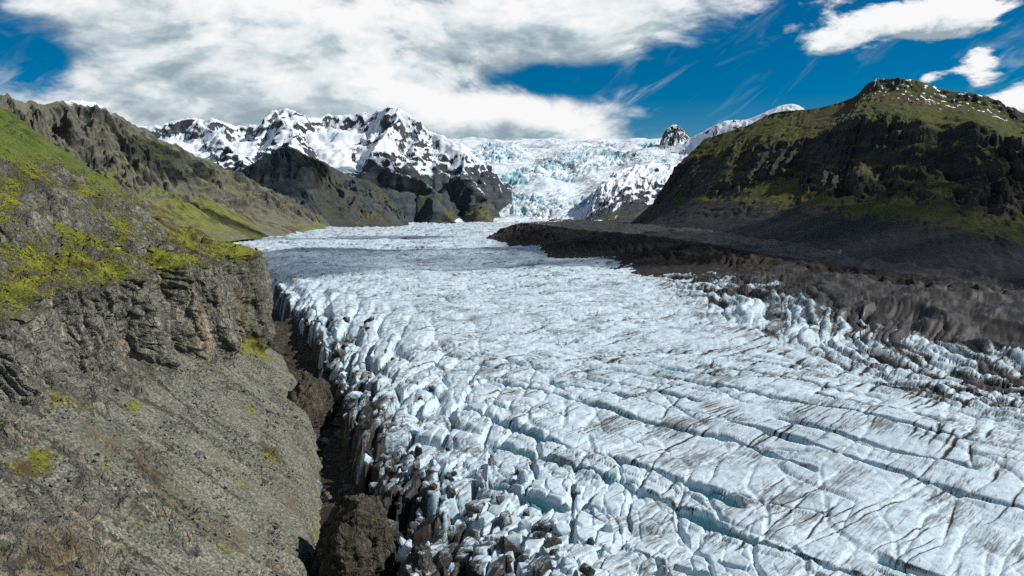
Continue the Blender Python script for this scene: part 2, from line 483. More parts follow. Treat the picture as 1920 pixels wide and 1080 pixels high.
M_rock = land_mat('knoll_rock', 2.4,
                  ((.022, .019, .015), (.070, .062, .048), (.150, .135, .105)),
                  ((.045, .042, .034), (.085, .078, .060), (.140, .125, .095)),
                  ((.050, .060, .012), (.120, .135, .018), (.220, .210, .030)), bump=.9, rubble=.5)


def stone_mat():
    m, t = new_mat('scree_stone')
    pos = t.n('ShaderNodeNewGeometry').outputs['Position']
    a = t.noise(pos, 0.9, 3.0, .6)
    col = t.ramp(a, [(.3, (.045, .045, .040)), (.5, (.115, .114, .102)), (.7, (.24, .235, .215))])
    finish(t, col, .9, t.noise(pos, 6.0, 3.0), .4, .1, .2)
    return m


def water_mat():
    m, t = new_mat('meltwater')
    pos = t.n('ShaderNodeNewGeometry').outputs['Position']
    n = t.noise(pos, 1.4, 5.0, .6)
    foam = t.ss(t.noise(pos, .9, 6.0, .7), .50, .62)
    col = t.mix(foam, (.10, .13, .14), (.38, .43, .45))
    finish(t, col, .22, n, .5, .3, .5)
    return m


M_stone, M_water = stone_mat(), water_mat()

# ------------------------------------------------------------------ the valley's lines (plan)
EDGE = np.array([(60, 0), (120, -15), (185, -29), (246, -45), (296, -62), (408, -92), (590, -155), (890, -270), (1200, -430), (1800, -700), (2600, -930), (4000, -1000)], float)
BASE = np.array([(40, -28), (100, -38), (196, -57), (260, -72), (333, -90), (420, -119), (500, -152), (545, -180), (590, -235), (640, -310), (720, -420), (900, -640)], float)


def x_edge(y): return np.interp(y, EDGE[:, 0], EDGE[:, 1])
def x_base(y): return np.interp(y, BASE[:, 0], BASE[:, 1])


def glacier_rise(x, y):
    return np.interp(y, [0, 250, 600, 1000, 1500, 2000, 3000, 3700], [-1, 0, 6, 16, 29, 37, 40, 46])


def facets(a, b, seed):
    """Broken rock: tilted, stepped cells with cracks between them, about -1..1."""
    f1, f2, ox, oy, r1, r2, r3 = worley(a, b, seed)
    return (r3 - .5) * 1.1 + ox * (r1 - .5) * 1.6 + oy * (r2 - .5) * 1.6 - .55 * sstep(.16, .0, f2 - f1)


# ------------------------------------------------------------------ glacier
def lines(x, y, ang, spacing, seed, warp=0.7, wscale=90.0, jag=.12):
    """Signed distance (in metres) to the nearest of a family of wandering parallel lines, and the line's number."""
    nx, ny = math.sin(ang), -math.cos(ang)
    n = (x * nx + y * ny) / spacing + warp * fbm(x / wscale, y / wscale, 2, seed, .35) + jag * perlin(x / 11.0, y / 11.0, seed + 3)
    k = np.floor(n)
    off = ((_hash(k.astype(np.int64), np.zeros(k.shape, np.int64), seed) & np.uint32(255)).astype(np.float32) / 255 - .5) * .72
    return (n - k - .5 - off) * spacing, k


def glacier_surface(x, y):
    e = x - x_edge(y)
    z = glacier_rise(x, y)
    r = np.hypot(x, y)
    dr = np.minimum(r * r * 1.35e-5, r * .0062)
    z = z + 5.0 * fbm(x / 170.0, y / 170.0, 2, 3) + 1.3 * fbm(x / 45.0, y / 45.0, 2, 5)
    # the side that falls to the gully
    z = z - 8.0 * np.exp(-np.clip(e, 0, None) / 24.0) - 5 * np.exp(-np.clip(e, 0, None) / 90.0) - 24.0 * sstep(4.5, -5.5, e + 5 * fbm(x / 14.0, y / 14.0, 3, 46))
    dirt = np.zeros_like(z); blue = np.zeros_like(z)
    w_edge = np.exp(-np.clip(e, 0, None) / 38.0) * sstep(1500, 700, y)
    # zones
    right_line = np.interp(y, [150, 284, 346, 463, 583, 760, 960, 1300], [185, 166, 154, 148, 132, 134, 140, 60])
    q = x - right_line                                            # metres into the dirty side
    w_dirty = sstep(-18, 30, q)
    near = sstep(520, 300, y)
    w_long = near * sstep(12, 75, e) * (1 - .7 * w_dirty)         # long open crevasses
    # 1. long crevasses, diagonal, one lip higher than the other
    for ang, sp, dep, wid, seed, wt in ((math.atan2(-.78, .62), 23.0, 6.5, 2.3, 11, 1.0), (math.atan2(-.70, .71), 15.0, 2.6, .85, 12, .8)):
        d, k = lines(x, y, ang, sp, seed, .6 * 23 / sp, 150.0, .045 * 23 / sp)
        gate = sstep(-.30 if sp > 20 else .0, .02 if sp > 20 else .25, fbm(x / 75.0 + k * 7.3, y / 75.0, 2, seed + 40)) * w_long * wt
        wv = wid * (.55 + .9 * np.clip(fbm(x / 24.0 + k * 3.1, y / 24.0, 2, seed + 60) + .4, 0, 1.3))
        c = sstep(wv * 1.1 + dr * .7, np.maximum(wv * .5 - dr * .5, 0), np.abs(d)) * gate
        lip = np.where(d > 0, np.exp(-d / 6.0), -.5 * np.exp(d / 6.0)) * gate
        z = z - dep * c + 1.1 * lip * (sp / 23)
        blue = np.maximum(blue, sstep(.05, .5, c))
        dirt = np.maximum(dirt, .75 * gate * np.exp(-np.abs(np.abs(d) - wv * 1.2) / .8) * sstep(-.1, .3, fbm(x / 9.0, y / 9.0, 3, seed + 80)))
        dirt = np.maximum(dirt, 1.0 * sstep(.85, 1.0, c) * sstep(-.1, .3, fbm(x / 14.0, y / 14.0, 2, seed + 90)))
    # 2. foliation: finer cracks running up to the far side, all over the open ice
    for ang, sp, dep, wid, seed, wt in ((math.radians(46), 8.0, .36, .34, 21, 1.0), (math.radians(41), 3.3, .16, .22, 22, .8), (math.radians(60), 19.0, .5, .4, 23, .8), (math.radians(104), 31.0, .5, .34, 24, .7)):
        d, k = lines(x, y, ang, sp, seed, 7.0 / sp, 90.0, .7 / sp)
        gate = sstep(-.15, .25, fbm(x / 60.0 + k * 5.7, y / 60.0, 2, seed + 40)) * wt * (1 - .5 * w_edge)
        wv = np.maximum(wid * (1 + r / 500.0), .85 * np.minimum(r * r * 1.35e-5, r * .0062))
        c = sstep(wv * 1.5 + dr * .5, 0, np.abs(d)) * gate
        z = z - dep * c * (1 + r / 700.0) + .055 * np.sqrt(sp) * np.sign(d) * np.exp(-np.abs(d) / (.3 * sp)) * gate
        dirt = np.maximum(dirt, (.98 - .26 * sstep(280, 620, y)) * gate * np.exp(-np.abs(d) / (wv * 1.25)) * sstep(-.45, .2, fbm(x / 45.0, y / 45.0, 3, seed + 80)))
    # 3. scaly seracs of the middle distance, larger far away
    ws = fbm(x / 60.0, y / 60.0, 3, 31) * 9; wt_ = fbm(x / 60.0, y / 60.0, 3, 32) * 9
    for sx, sy, ang, amp, seed, wz in ((22.0, 8.0, math.radians(34), .30, 33, sstep(250, 400, y) * sstep(900, 600, y)), (44.0, 13.0, math.radians(12), 1.15, 34, sstep(400, 700, y) * sstep(1900, 1200, y)), (80.0, 40.0, math.radians(-4), 1.0, 35, sstep(1100, 1500, y))):
        ca, sa = math.cos(ang), math.sin(ang)
        a = ((x + ws) * ca + (y + wt_) * sa) / sx; b = (-(x + ws) * sa + (y + wt_) * ca) / sy
        f1, f2, ox, oy, r1, r2, r3 = worley(a, b, seed)
        edge = f2 - f1
        calm = .45 + .75 * sstep(-.3, .35, fbm(x / 140.0, y / 140.0, 2, seed + 9))
        ww = wz * calm * (1 - .4 * w_edge) * (1.0 if seed < 35 else .6)
        z = z + amp * ww * ((1 - f1 * 1.1) * .35 + (ox * (r1 - .4) + oy * (r2 + .1)) * 1.5 + (r3 - .5) * .5 - .8 * sstep(.16, .0, edge))
        dirt = np.maximum(dirt, .57 * np.minimum(ww * 1.3, 1) * sstep(.17, .0, edge) * sstep(.15, .6, r2))
        blue = np.maximum(blue, .35 * ww * sstep(.25, .05, edge))
    # 4. the broken left side: tilted blocks, open slots
    w4 = np.clip(np.exp(-np.clip(e - 6, 0, None) / 34.0) * 1.35, 0, 1) * sstep(1400, 700, y)
    for sx, sy, ang, amp, seed in ((13.0, 27.0, math.radians(-16), 6.2, 41), (5.2, 9.5, math.radians(-24), 1.4, 42)):
        ca, sa = math.cos(ang), math.sin(ang)
        g = 1.0 + sstep(300, 900, y) * .8
        a = ((x + ws * .5) * ca + (y + wt_ * .5) * sa) / (sx * g); b = (-(x + ws * .5) * sa + (y + wt_ * .5) * ca) / (sy * g)
        f1, f2, ox, oy, r1, r2, r3 = worley(a, b, seed)
        edge = f2 - f1
        z = z + amp * w4 * (1 + .5 * sstep(290, 230, y)) * ((r3 - .35) * .75 + (ox * (r1 - .25) + oy * (r2 - .5)) * 1.0 - 1.0 * sstep(.12 + dr * .06, .02, edge))
        blue = np.maximum(blue, w4 * .5 * sstep(.30, .06, edge))
        dirt = np.maximum(dirt, w4 * (.30 + .42 * sstep(30, 8, e) * sstep(520, 330, y) + .42 * fbm(x / 8., y / 16., 3, 47)))
        dirt = np.maximum(dirt, w4 * (.85 * sstep(.14, .0, edge) * (r1 > .35) + .5 * (r2 > .72) * sstep(28, 6, e)))
    dirt = np.maximum(dirt, .85 * sstep(15, -6, e + 12 * fbm(x / 18.0, y / 18.0, 3, 44)) * sstep(1500, 900, y))
    # lower corner: a field of toppled blocks, half buried in ash
    corner = sstep(62, 18, e) * sstep(265, 205, y)
    dirt = np.maximum(dirt, corner * (.56 + .55 * fbm(x / 9.0, y / 9.0, 3, 45)))
    # 5. the dirty side: ice fins between bands of debris, then debris only
    hgt = sstep(0, 45, q) * (1 + .6 * sstep(380, 650, y))
    block = sstep(165, 95, q) * sstep(1050, 750, y)
    ca, sa = -.56, .83
    cov = np.zeros_like(z)
    for ln, wd, amp, seed in ((26.0, 11.0, 3.0, 52), (10.0, 5.5, 1.6, 53)):
        g = 1 + sstep(350, 700, y) * .6
        f1, f2, ox, oy, r1, r2, r3 = worley(((x + ws) * ca + (y + wt_) * sa) / (ln * g), ((x + ws) * sa - (y + wt_) * ca) / (wd * g), seed)
        roof = np.clip(.62 - np.abs(oy) * 1.1, -.3, 1)
        z = z + hgt * block * amp * (roof + (r3 - .4) * .7 + ox * (r1 - .5) * 1.2 - .5 * sstep(.2, 0, f2 - f1))
        cov = cov + (amp / 4.6) * ((r1 - .5) * 1.1 + .8 * (.35 - roof))
    hm = ridged((x + ws) / 52., (y + wt_) / 70., 3, 58, .42)
    z = z + sstep(65, 135, q) * (9.5 * (hm - .35) + 2.0 * fbm(x / 40., y / 40., 2, 59))
    cover = q / 185.0 + .40 * fbm(x / 48.0, y / 48.0, 4, 54) + .85 * cov + .25 * sstep(600, 900, y) + .40 * sstep(85, 125, q)
    dirt = np.maximum(dirt, w_dirty * np.clip(cover * 1.25 + .10, 0, 1.2))
    blue = np.maximum(blue, w_dirty * .30)
    z = z + np.clip((q - 60) / 90.0, 0, 1.4) * 6.0
    # shading groove noise
    z = z + .22 * fbm(x / 6.0, y / 6.0, 3, 61) * (1 + r / 900) + .5 * sstep(320, 520, y) * sstep(1500, 900, y) * facets((x + ws) / 14.0, (y + wt_) / 9.0, 62)
    return z, dirt, blue


def build_glacier():
    rs = [128.0]
    while rs[-1] < 3750.0:
        r = rs[-1]; rs.append(r + min(r * r * 1.35e-5, r * .0062))
    rs = np.array(rs)
    th = np.tan(np.linspace(math.atan(-.52), math.atan(.80), 1040))
    yy = rs[:, None] * np.ones_like(th)[None]; xx = rs[:, None] * th[None]
    z, dirt, blue = glacier_surface(xx, yy)
    keep = (xx > x_edge(yy) - 16) & (xx < np.interp(yy, [0, 500, 900, 1500, 3700], [420, 430, 460, 420, 520]))
    o = mesh_from('glacier', np.stack([xx, yy, z], -1), grid_quads(*xx.shape, keep), M_ice, {'dirt': dirt, 'blue': blue})
    return info(o, 'broad crevassed white and grey glacier tongue filling the valley floor', 'structure')


glacier = build_glacier()


# ------------------------------------------------------------------ near hillside: scree, cliff, mossy bench, grass slope
def hill_keys(y):
    zs = np.interp(y, [40, 160, 250, 330, 425, 520, 600, 900], [48, 40, 31, 20, 8, 2, 0, 0]) + 4.5 * perlin(y / 21.0, y * 0 + .3, 71) + 3 * perlin(y / 7.0, y * 0 + .7, 72)
    zc = np.interp(y, [40, 150, 260, 430, 545, 600, 700, 900], [54, 51, 60, 58, 53, 52, 50, 50]) + 5.0 * perlin(y / 33.0, y * 0 + .1, 73) + 1.4 * perlin(y / 8.0, y * 0, 74)
    gap = np.exp(-((y - 212) / 9.0) ** 2) * .55 + np.exp(-((y - 306) / 11.0) ** 2) * .6 + np.exp(-((y - 398) / 9.0) ** 2) * .35 + .5 * sstep(165, 120, y)
    zs = zs + gap * (zc - zs)
    s2 = (zs + 10) / np.interp(y, [40, 200, 400, 540, 900], [.80, .76, .66, .6, .6])
    k = [(-8 + 0 * y, -28 + 0 * y), (-2 + 0 * y, -11 + 0 * y), (s2, zs), (s2 + 7, zc), (s2 + 24, zc + 5), (s2 + 190, zc + 118), (s2 + 420, zc + 235)]
    return np.array([a for a, b in k]), np.array([b for a, b in k])


def BAY(y):
    return np.interp(y, [60, 120, 138, 160, 186, 233, 260, 322, 350, 405, 448, 500, 545, 600, 700], [0, -8, 6, -8, 9, -9, 13, -8, 13, -4, 17, 12, 4, 0, 0])


def build_hillside():
    nr = 780
    yd = np.exp(np.linspace(math.log(78), math.log(660), 4000))
    wt = 1 + 2.2 * sstep(.25, .8, np.gradient(BAY(yd), yd)); cum = np.cumsum(wt); cum = (cum - cum[0]) / (cum[-1] - cum[0])
    ys = np.interp(np.linspace(0, 1, nr), cum, yd)
    counts = [16, 180, 140, 55, 150, 16]
    S, Z = hill_keys(ys)
    cs, cz, seg = [], [], []
    for i, n in enumerate(counts):
        f = np.linspace(0, 1, n, endpoint=(i == len(counts) - 1))
        cs.append(S[i][:, None] * (1 - f) + S[i + 1][:, None] * f); cz.append(Z[i][:, None] * (1 - f) + Z[i + 1][:, None] * f)
        seg.append(np.full(n, i) + f)
    s = np.concatenate(cs, 1); z = np.concatenate(cz, 1); seg = np.concatenate(seg)[None] * np.ones_like(s)
    y = ys[:, None] * np.ones_like(s)
    # buttresses and bays along the cliff
    bay = BAY(y + 3 * fbm(y / 30., z / 60., 2, 77)) + 4.0 * fbm(y / 42.0, z / 60.0, 3, 75)
    cl = sstep(1.5, 2.2, seg) * sstep(4.3, 3.2, seg)
    x = x_base(y) - s + bay * cl
    p = np.stack([x, y, z], -1)
    n = grid_normals(p)
    if n[..., 0].mean() < 0: n = -n
    cliff = sstep(1.92, 2.08, seg) * sstep(3.12, 2.95, seg)
    upper = sstep(3.0, 3.5, seg)
    scree = sstep(2.1, 1.9, seg)
    # cliff: columns, cracks, ledges
    rough = 1.1 * fbm3(p, .12, 5, 81, .6)
    colm = 3.4 * (ridged3(p, .09, .13, .030, 4, 82, .6) - .55) + 2.0 * (ridged3(p, .3, .34, .10, 4, 83, .65) - .5)
    ledge = .45 * perlin3(p[..., 0] * .05, p[..., 1] * .05, p[..., 2] * .28, 84)
    wy = y + 5 * fbm(y / 17., z / 17., 3, 201); wz = z + 6 * fbm(y / 17. + 9, z / 17., 3, 202)
    blk = 1.5 * facets(wy / 8.0, wz / 27.0, 203) + 1.1 * facets(wy / 3.3, wz / 10.0, 204) + .6 * facets(wy / 1.7, wz / 3.2, 205)
    disp = cliff * (colm * .55 + ledge + rough * .6 + blk)
    for (u, v, Y, r1_, dep) in ((214, 610, 250, 4.0, 7.0), (212, 650, 248, 3.0, 6.0), (135, 690, 205, 4.5, 5.0), (20, 630, 150, 4.0, 5.0), (100, 665, 190, 4.0, 4.0), (452, 585, 440, 4.0, 4.0)):
        c = P(u, v, Y); disp = disp - dep * cliff * np.exp(-((y - c[1]) / r1_) ** 2 - ((z - c[2]) / (r1_ * 1.9)) ** 2)
    # upper slope: outcrops and hummocks
    oc = sstep(.0, .55, fbm(y / 26.0, s / 17.0, 4, 85) + .45 * sstep(80, 10, s - S[3][:, None]) - .12)
    disp = disp + upper * (oc * (1.6 + 1.5 * ridged3(p, .10, .10, .16, 4, 86) + 2.0 * facets(wy / 8.0, s / 9.0, 206) + 1.0 * facets(wy / 3.2, s / 3.4, 207)) + 2.2 * fbm3(p, .03, 3, 87) + .45 * fbm3(p, .3, 4, 88, .6) + .8 * facets(wy / 5.0 + 3, s / 3.0, 210) * (1 - sstep(45, 85, s - S[3][:, None])))
    # scree: shallow chutes running down, small rubble
    chute = fbm(y / 9.0 + fbm(y / 40., s / 60., 2, 90), s / 90.0, 4, 89)
    outc = sstep(.32, .62, fbm(y / 16.0, s / 20.0, 4, 97) + .5 * sstep(22, 4, np.abs(s - S[2][:, None] * .55 - 8)) * sstep(300, 150, y) + .18 * sstep(230, 140, y) - .18)
    disp = disp + scree * (3.0 * chute + .25 * fbm3(p, .5, 3, 91) + outc * (1.6 + 1.6 * facets(wy / 5.0, s / 7.0, 208) + .9 * facets(wy / 2.2, s / 2.6, 209) + 1.5 * (ridged3(p, .13, .16, .10, 4, 98, .6) - .5)))
    # stream bank
    p = p + n * disp[..., None]
    nn = grid_normals(p)
    if nn[..., 0].mean() < 0: nn = -nn
    flat = nn[..., 2]
    nz1 = fbm(y / 14.0, s / 14.0, 5, 92); nz2 = fbm(y / 45.0, s / 45.0, 3, 93)
    streak = fbm(y / 2.6 + .6 * fbm(y / 30., s / 30., 2, 212), s / 55.0, 4, 213, .6)
    soil = scree * (1 - .75 * outc) * (.70 + .15 * chute + .30 * streak) + upper * (.42 + .25 * nz2) * (1 - oc * .6)
    grass = sstep(45, 85, s - S[3][:, None] + 14 * nz2)
    moss = upper * (.31 + .40 * sstep(.5, .85, flat) + .42 * nz1 + .30 * nz2 - .30 * oc * (1 - .5 * grass))
    moss = moss + upper * (.20 + .25 * fbm(y / 4., s / 40., 3, 214)) * grass + .34 * sstep(2.9, 3.0, seg) * sstep(3.9, 3.2, seg)
    rust = scree * (.12 + .36 * sstep(.1, .6, fbm(y / 22., s / 26., 3, 211)) * sstep(330, 200, y)) + upper * (.25 + .4 * nz1) * (1 - grass)
    for (u, v, Y, rx, ry) in ((60, 900, 128, 5, 10), (235, 830, 225, 4, 10), (545, 960, 235, 5, 14), (120, 960, 140, 6, 9), (450, 700, 390, 5, 16)):
        rust = rust + .36 * blob(p[..., 0], p[..., 1], P(u, v, Y), rx, ry)
    pale = cliff * (.24 + .5 * sstep(.1, .6, fbm(y / 12., z / 50., 4, 96)) + .3 * nz2) + scree * (outc * (.35 + .3 * nz1) + .40 * sstep(.2, .7, chute + .3 * nz1 + .5 * streak) * sstep(420, 250, y)) + upper * oc * .2
    moss = moss + cliff * (.25 * sstep(.35, .7, flat) + .35 * sstep(.25, .6, fbm(y / 9., z / 40., 3, 94)) - .05)
    # stony runnel across the upper slope, near the camera
    stony = sstep(.15, .5, fbm(y / 30.0 + s / 60.0, s / 40.0 - y / 90., 3, 99)) * upper * sstep(320, 200, y)
    moss = moss - .6 * stony
    # green foot of the scree below the far end of the cliff
    foot = blob(p[..., 0], p[..., 1], P(450, 640, 425), 13, 40) + .8 * blob(p[..., 0], p[..., 1], P(420, 590, 445), 10, 22)
    moss = moss + scree * (foot * (.62 + .5 * nz1) + .62 * sstep(.52, .8, fbm(y / 7.0, s / 11.0, 3, 95)) + .1 * nz2 * 0)
    moss = moss + .42 * (blob(p[..., 0], p[..., 1], P(420, 480, 455), 16, 60) + blob(p[..., 0], p[..., 1], P(250, 470, 300), 16, 60)) * (seg > 2.85) + .40 * blob(p[..., 0], p[..., 1], P(470, 660, 430), 9, 34)
    for (u, v, Y, rx, ry) in ((255, 845, 228, 2.2, 6.0), (470, 780, 300, 3, 5), (505, 870, 262, 4, 8), (30, 700, 158, 3, 9), (70, 720, 165, 2, 7), (120, 660, 190, 3, 8)):
        moss = moss + .75 * blob(p[..., 0], p[..., 1], P(u, v, Y), rx, ry)
    o = mesh_from('hillside', p, grid_quads(*s.shape), M_hill, {'soil': soil, 'moss': moss, 'snow': s * 0, 'pale': pale, 'grass': grass * .85, 'rust': rust})
    info(o, 'near rocky hillside of grey scree and cliff under a mossy green slope', 'structure')
    return o, p, seg, soil, stony, moss, grass


hillside, HP, HSEG, HSOIL, HSTONY, HMOSS, HGRASS = build_hillside()


# ------------------------------------------------------------------ mountains
def ruled(name, crest, base, nt, nw, prof, mat, label, size=30.0, gully=18.0, rough=10.0, strata=0.0, back=.35, seed=0, masks=None, gscale=70.0, crest_rough=1.0, cliffs=None):
    """A mountainside between a crest line and a foot line; prof(w, a) is the height fraction down the face."""
    n = len(crest)
    t = np.linspace(0, n - 1, nt)
    C = curve(crest, t); B = curve(base, t)
    nb = max(6, nw // 7)
    w = np.concatenate([np.linspace(-back, 0, nb, endpoint=False), np.linspace(0, 1.04, nw)])
    W = w[None] * np.ones((nt, 1))
    L = np.linalg.norm((B - C)[:, :2], axis=1)
    mid = (C + B) / 2
    a = np.concatenate([[0], np.cumsum(np.linalg.norm(np.diff(mid[:, :2], axis=0), axis=1))])
    A = a[:, None] * np.ones_like(W); D = W * L[:, None]
    xy = C[:, None, :2] + (B - C)[:, None, :2] * W[..., None]
    pw = np.where(W >= 0, prof(np.clip(W, 0, 1.04), A), 1 - np.abs(W) * 1.5)
    z = B[:, 2][:, None] + (C[:, 2] - B[:, 2])[:, None] * pw
    wa = A + 40 * fbm(A / 160.0, D / 160.0, 3, seed + 1)
    if cliffs is None: cliffs = lambda w, A: sstep(0, .15, w) * sstep(.85, .45, w)
    cw = cliffs(np.clip(W, 0, 1.04), A)
    cw = cw * sstep(-.45, .15, fbm(A / 210., D / 150., 3, seed + 7) + .12) + .12 * sstep(1.0, .7, W)
    mid_w = np.clip(cw, 0, 1) * (W > 0) + crest_rough * .2 * sstep(.25, 0, W)
    gl = ridged(wa / gscale, D / (gscale * 5.0) + .3 * fbm(A / 90., D / 90., 2, seed + 8), 5, seed + 2, .6) - .45
    z = z + gully * gl * mid_w * 2 + rough * fbm(wa / size * 1.3, D / size / 3.5, 5, seed + 3, .6) * (mid_w + .08)
    if strata:
        ph = z / strata + 1.1 * fbm(A / 150., D / 150., 3, seed + 4)
        fr = ph - np.floor(ph)
        z = z + strata * .95 * (sstep(.62, 1.0, fr) - fr) * mid_w * sstep(-.2, .4, fbm(A / 70., D / 70., 3, seed + 9))
    p = np.stack([xy[..., 0], xy[..., 1], z], -1)
    nrm = grid_normals(p); nrm *= np.sign(nrm[..., 2:3].mean())
    p = p + nrm * (rough * .25 * mid_w * fbm3(p, 1 / size, 4, seed + 5))[..., None]
    nrm = grid_normals(p); nrm *= np.sign(nrm[..., 2:3].mean())
    at = masks(p, W, A, D, nrm[..., 2], gl)
    for k in ('snow', 'moss', 'soil', 'pale'): at.setdefault(k, W * 0)
    o = mesh_from(name, p, grid_quads(*W.shape), mat, at)
    return info(o, label, 'structure')


def field(name, patch, ridges, floor, mat, label, nr, nc, rough, size, seed, masks, gscale=80.0, gully=20.0, strata=0.0, extra=None, cut=None):
    """A height field on a fan-shaped patch (u0, u1, Y0, Y1): the highest of several sloping ridges, eroded."""
    u0, u1, Y0, Y1 = patch
    ys = np.exp(np.linspace(math.log(Y0), math.log(Y1), nr)); th = (np.linspace(u0, u1, nc) - 960) / F
    y = ys[:, None] * np.ones_like(th)[None]; x = ys[:, None] * th[None]
    wx = x + size * 1.1 * fbm(x / size / 3.5, y / size / 3.5, 4, seed + 1); wy = y + size * 1.1 * fbm(x / size / 3.5, y / size / 3.5, 4, seed + 2)
    z = np.full(x.shape, -1e9); dist = np.zeros_like(x); along = np.zeros_like(x); smooth = np.zeros(x.shape, bool)
    for pts, slope, pw in ridges:
        pts = np.asarray(pts, float); acc = 0.0
        for a, b in zip(pts[:-1], pts[1:]):
            d = b - a; l2 = d[0] ** 2 + d[1] ** 2; l = math.sqrt(l2)
            t = np.clip(((wx - a[0]) * d[0] + (wy - a[1]) * d[1]) / l2, 0, 1)
            dd = np.hypot(wx - a[0] - t * d[0], wy - a[1] - t * d[1])
            zz = a[2] + t * d[2] - slope * (dd / 100.0) ** pw * 100.0 - (1.1 * np.maximum(dd - 150.0, 0) if slope < .5 else 0)
            up = zz > z
            smooth = np.where(up, slope < .5, smooth)
            z = np.where(up, zz, z); dist = np.where(up, dd, dist); along = np.where(up, acc + t * l, along)
            acc += l
    body = sstep(0, 60, z - floor)
    gl = ridged(wx / gscale, wy / gscale, 5, seed + 3, .55) - .45
    k = (sstep(5, 90, dist) * .8 + .2) * np.where(smooth, .22, 1.0)
    z = z + gully * gl * 2 * k * body + rough * fbm(x / size, y / size, 5, seed + 4, .56) * (.35 + .65 * k)
    if strata:
        ph = z / strata + .9 * fbm(x / 260., y / 260., 3, seed + 6); fr = ph - np.floor(ph)
        z = z + strata * .7 * (sstep(.6, 1.0, fr) - fr) * k * sstep(-.2, .4, fbm(x / 150., y / 150., 3, seed + 9))
    z = np.maximum(z, floor - 12)
    if extra is not None: z = extra(x, y, z)
    p = np.stack([x, y, z], -1)
    nrm = grid_normals(p); nrm *= np.sign(nrm[..., 2:3].mean())
    p = p + nrm * (rough * .35 * body * fbm3(p, 1.2 / size, 4, seed + 5))[..., None]
    nrm = grid_normals(p); nrm *= np.sign(nrm[..., 2:3].mean())
    at = masks(p, nrm[..., 2], gl, dist, smooth)
    for q in ('snow', 'moss', 'soil', 'pale'): at.setdefault(q, x * 0)
    keep = z > floor - 11 if cut is None else cut(x, y, z)
    o = mesh_from(name, p, grid_quads(nr, nc, keep), mat, at)
    return info(o, label, 'structure')


def PL(*uvY): return [P(*q) for q in uvY]


# --- the long ridge on the left side of the valley
def prof_ridge(w, A):
    return np.interp(w, [0, .10, .30, .55, .8, 1.0, 1.04], [1, .86, .62, .36, .13, 0, -.03])


def masks_ridge(p, W, A, D, nz, gl):
    x, y, z = p[..., 0], p[..., 1], p[..., 2]
    nb = fbm(A / 130., D / 90., 4, 203); nc = fbm(A / 50., D / 50., 4, 204)
    soil = .52 + .55 * (nz - .62) * 1.8 + .25 * nb - .25 * gl + .25 * sstep(.5, .8, W)
    moss = -.05 + .42 * sstep(.62, .8, nz) + .32 * nb + .3 * sstep(.55, .95, W) * sstep(.5, .75, nz) * (.4 + nb)
    for (u, v, Y, rx, ry, k) in ((360, 400, 1500, 60, 190, .55), (400, 415, 1650, 60, 200, .3), (60, 215, 1350, 90, 120, .42), (230, 290, 1500, 30, 80, .25), (300, 290, 1800, 40, 120, .35), (430, 340, 2050, 50, 140, .30)):
        moss = moss + k * blob(x, y, P(u, v, Y), rx, ry)
    c = P(178, 200, 1650)
    snow = .70 * blob(x, y, c, 75, 120) * sstep(.12, .0, W) + .55 * sstep(.55, .9, nc) * blob(x, y, P(200, 215, 1680), 120, 160) * sstep(.25, .05, W)
    return {'soil': soil, 'moss': moss, 'snow': snow}


ruled('valley_ridge',
      PL((-260, 150, 1150), (-90, 165, 1300), (0, 178, 1420), (60, 191, 1520), (110, 190, 1580), (168, 189, 1660), (205, 208, 1730), (242, 226, 1790), (300, 260, 1880), (365, 290, 2000), (440, 325, 2120), (500, 352, 2260), (560, 386, 2400), (615, 424, 2540)),
      PL((-200, 560, 700), (0, 500, 800), (150, 475, 950), (250, 462, 1080), (330, 452, 1220), (400, 446, 1380), (440, 442, 1520), (480, 440, 1650), (530, 438, 1800), (570, 437, 1950), (600, 436, 2080), (620, 435, 2220), (630, 434, 2380), (640, 433, 2520)),
      470, 220, prof_ridge, M_ridge, 'long grey and green ridge with gullied cliffs beyond the near hillside', 42.0, 26.0, 13.0, 24.0, seed=200, masks=masks_ridge, gscale=95.0)


# --- the dark pyramid at the ridge's end
def masks_pyr(p, W, A, D, nz, gl):
    x, y, z = p[..., 0], p[..., 1], p[..., 2]
    nb = fbm(A / 160., D / 120., 4, 213); nc = fbm(A / 40., D / 110., 4, 214)
    low = sstep(.45, .8, W)
    moss = -.25 + .35 * nb + low * .22
    for (u, v, Y, rx, ry, k) in ((690, 395, 2650, 55, 120, .75), (620, 415, 2550, 45, 90, .30), (650, 350, 2800, 60, 70, .35)):
        moss = moss + k * blob(x, y, P(u, v, Y), rx, ry) * (.8 + .6 * nc)
    return {'soil': .45 + .4 * nb + .3 * (nz - .6), 'moss': moss,
            'snow': .62 * sstep(.45, .8, nc) * sstep(.42, .1, W) + .5 * blob(x, y, P(470, 318, 2900), 60, 60) * sstep(.15, .4, nc)}


ruled('pyramid_peak',
      PL((380, 372, 2750), (450, 322, 2830), (500, 292, 2880), (538, 274, 2930), (575, 290, 2950), (610, 306, 2960), (660, 330, 2970), (705, 346, 2970), (735, 378, 2960), (765, 418, 2950)),
      PL((420, 436, 2350), (480, 436, 2400), (540, 436, 2430), (590, 435, 2460), (630, 434, 2480), (665, 434, 2500), (700, 433, 2520), (735, 433, 2560), (755, 433, 2640), (775, 433, 2760)),
      210, 120, lambda w, A: np.interp(w, [0, .15, .5, .8, 1, 1.04], [1, .85, .46, .16, 0, -.03]), M_peak, 'dark pyramid shaped peak with green lower flank in front of the snow massif', 44.0, 24.0, 13.0, 26.0, seed=210, masks=masks_pyr, gscale=85.0)


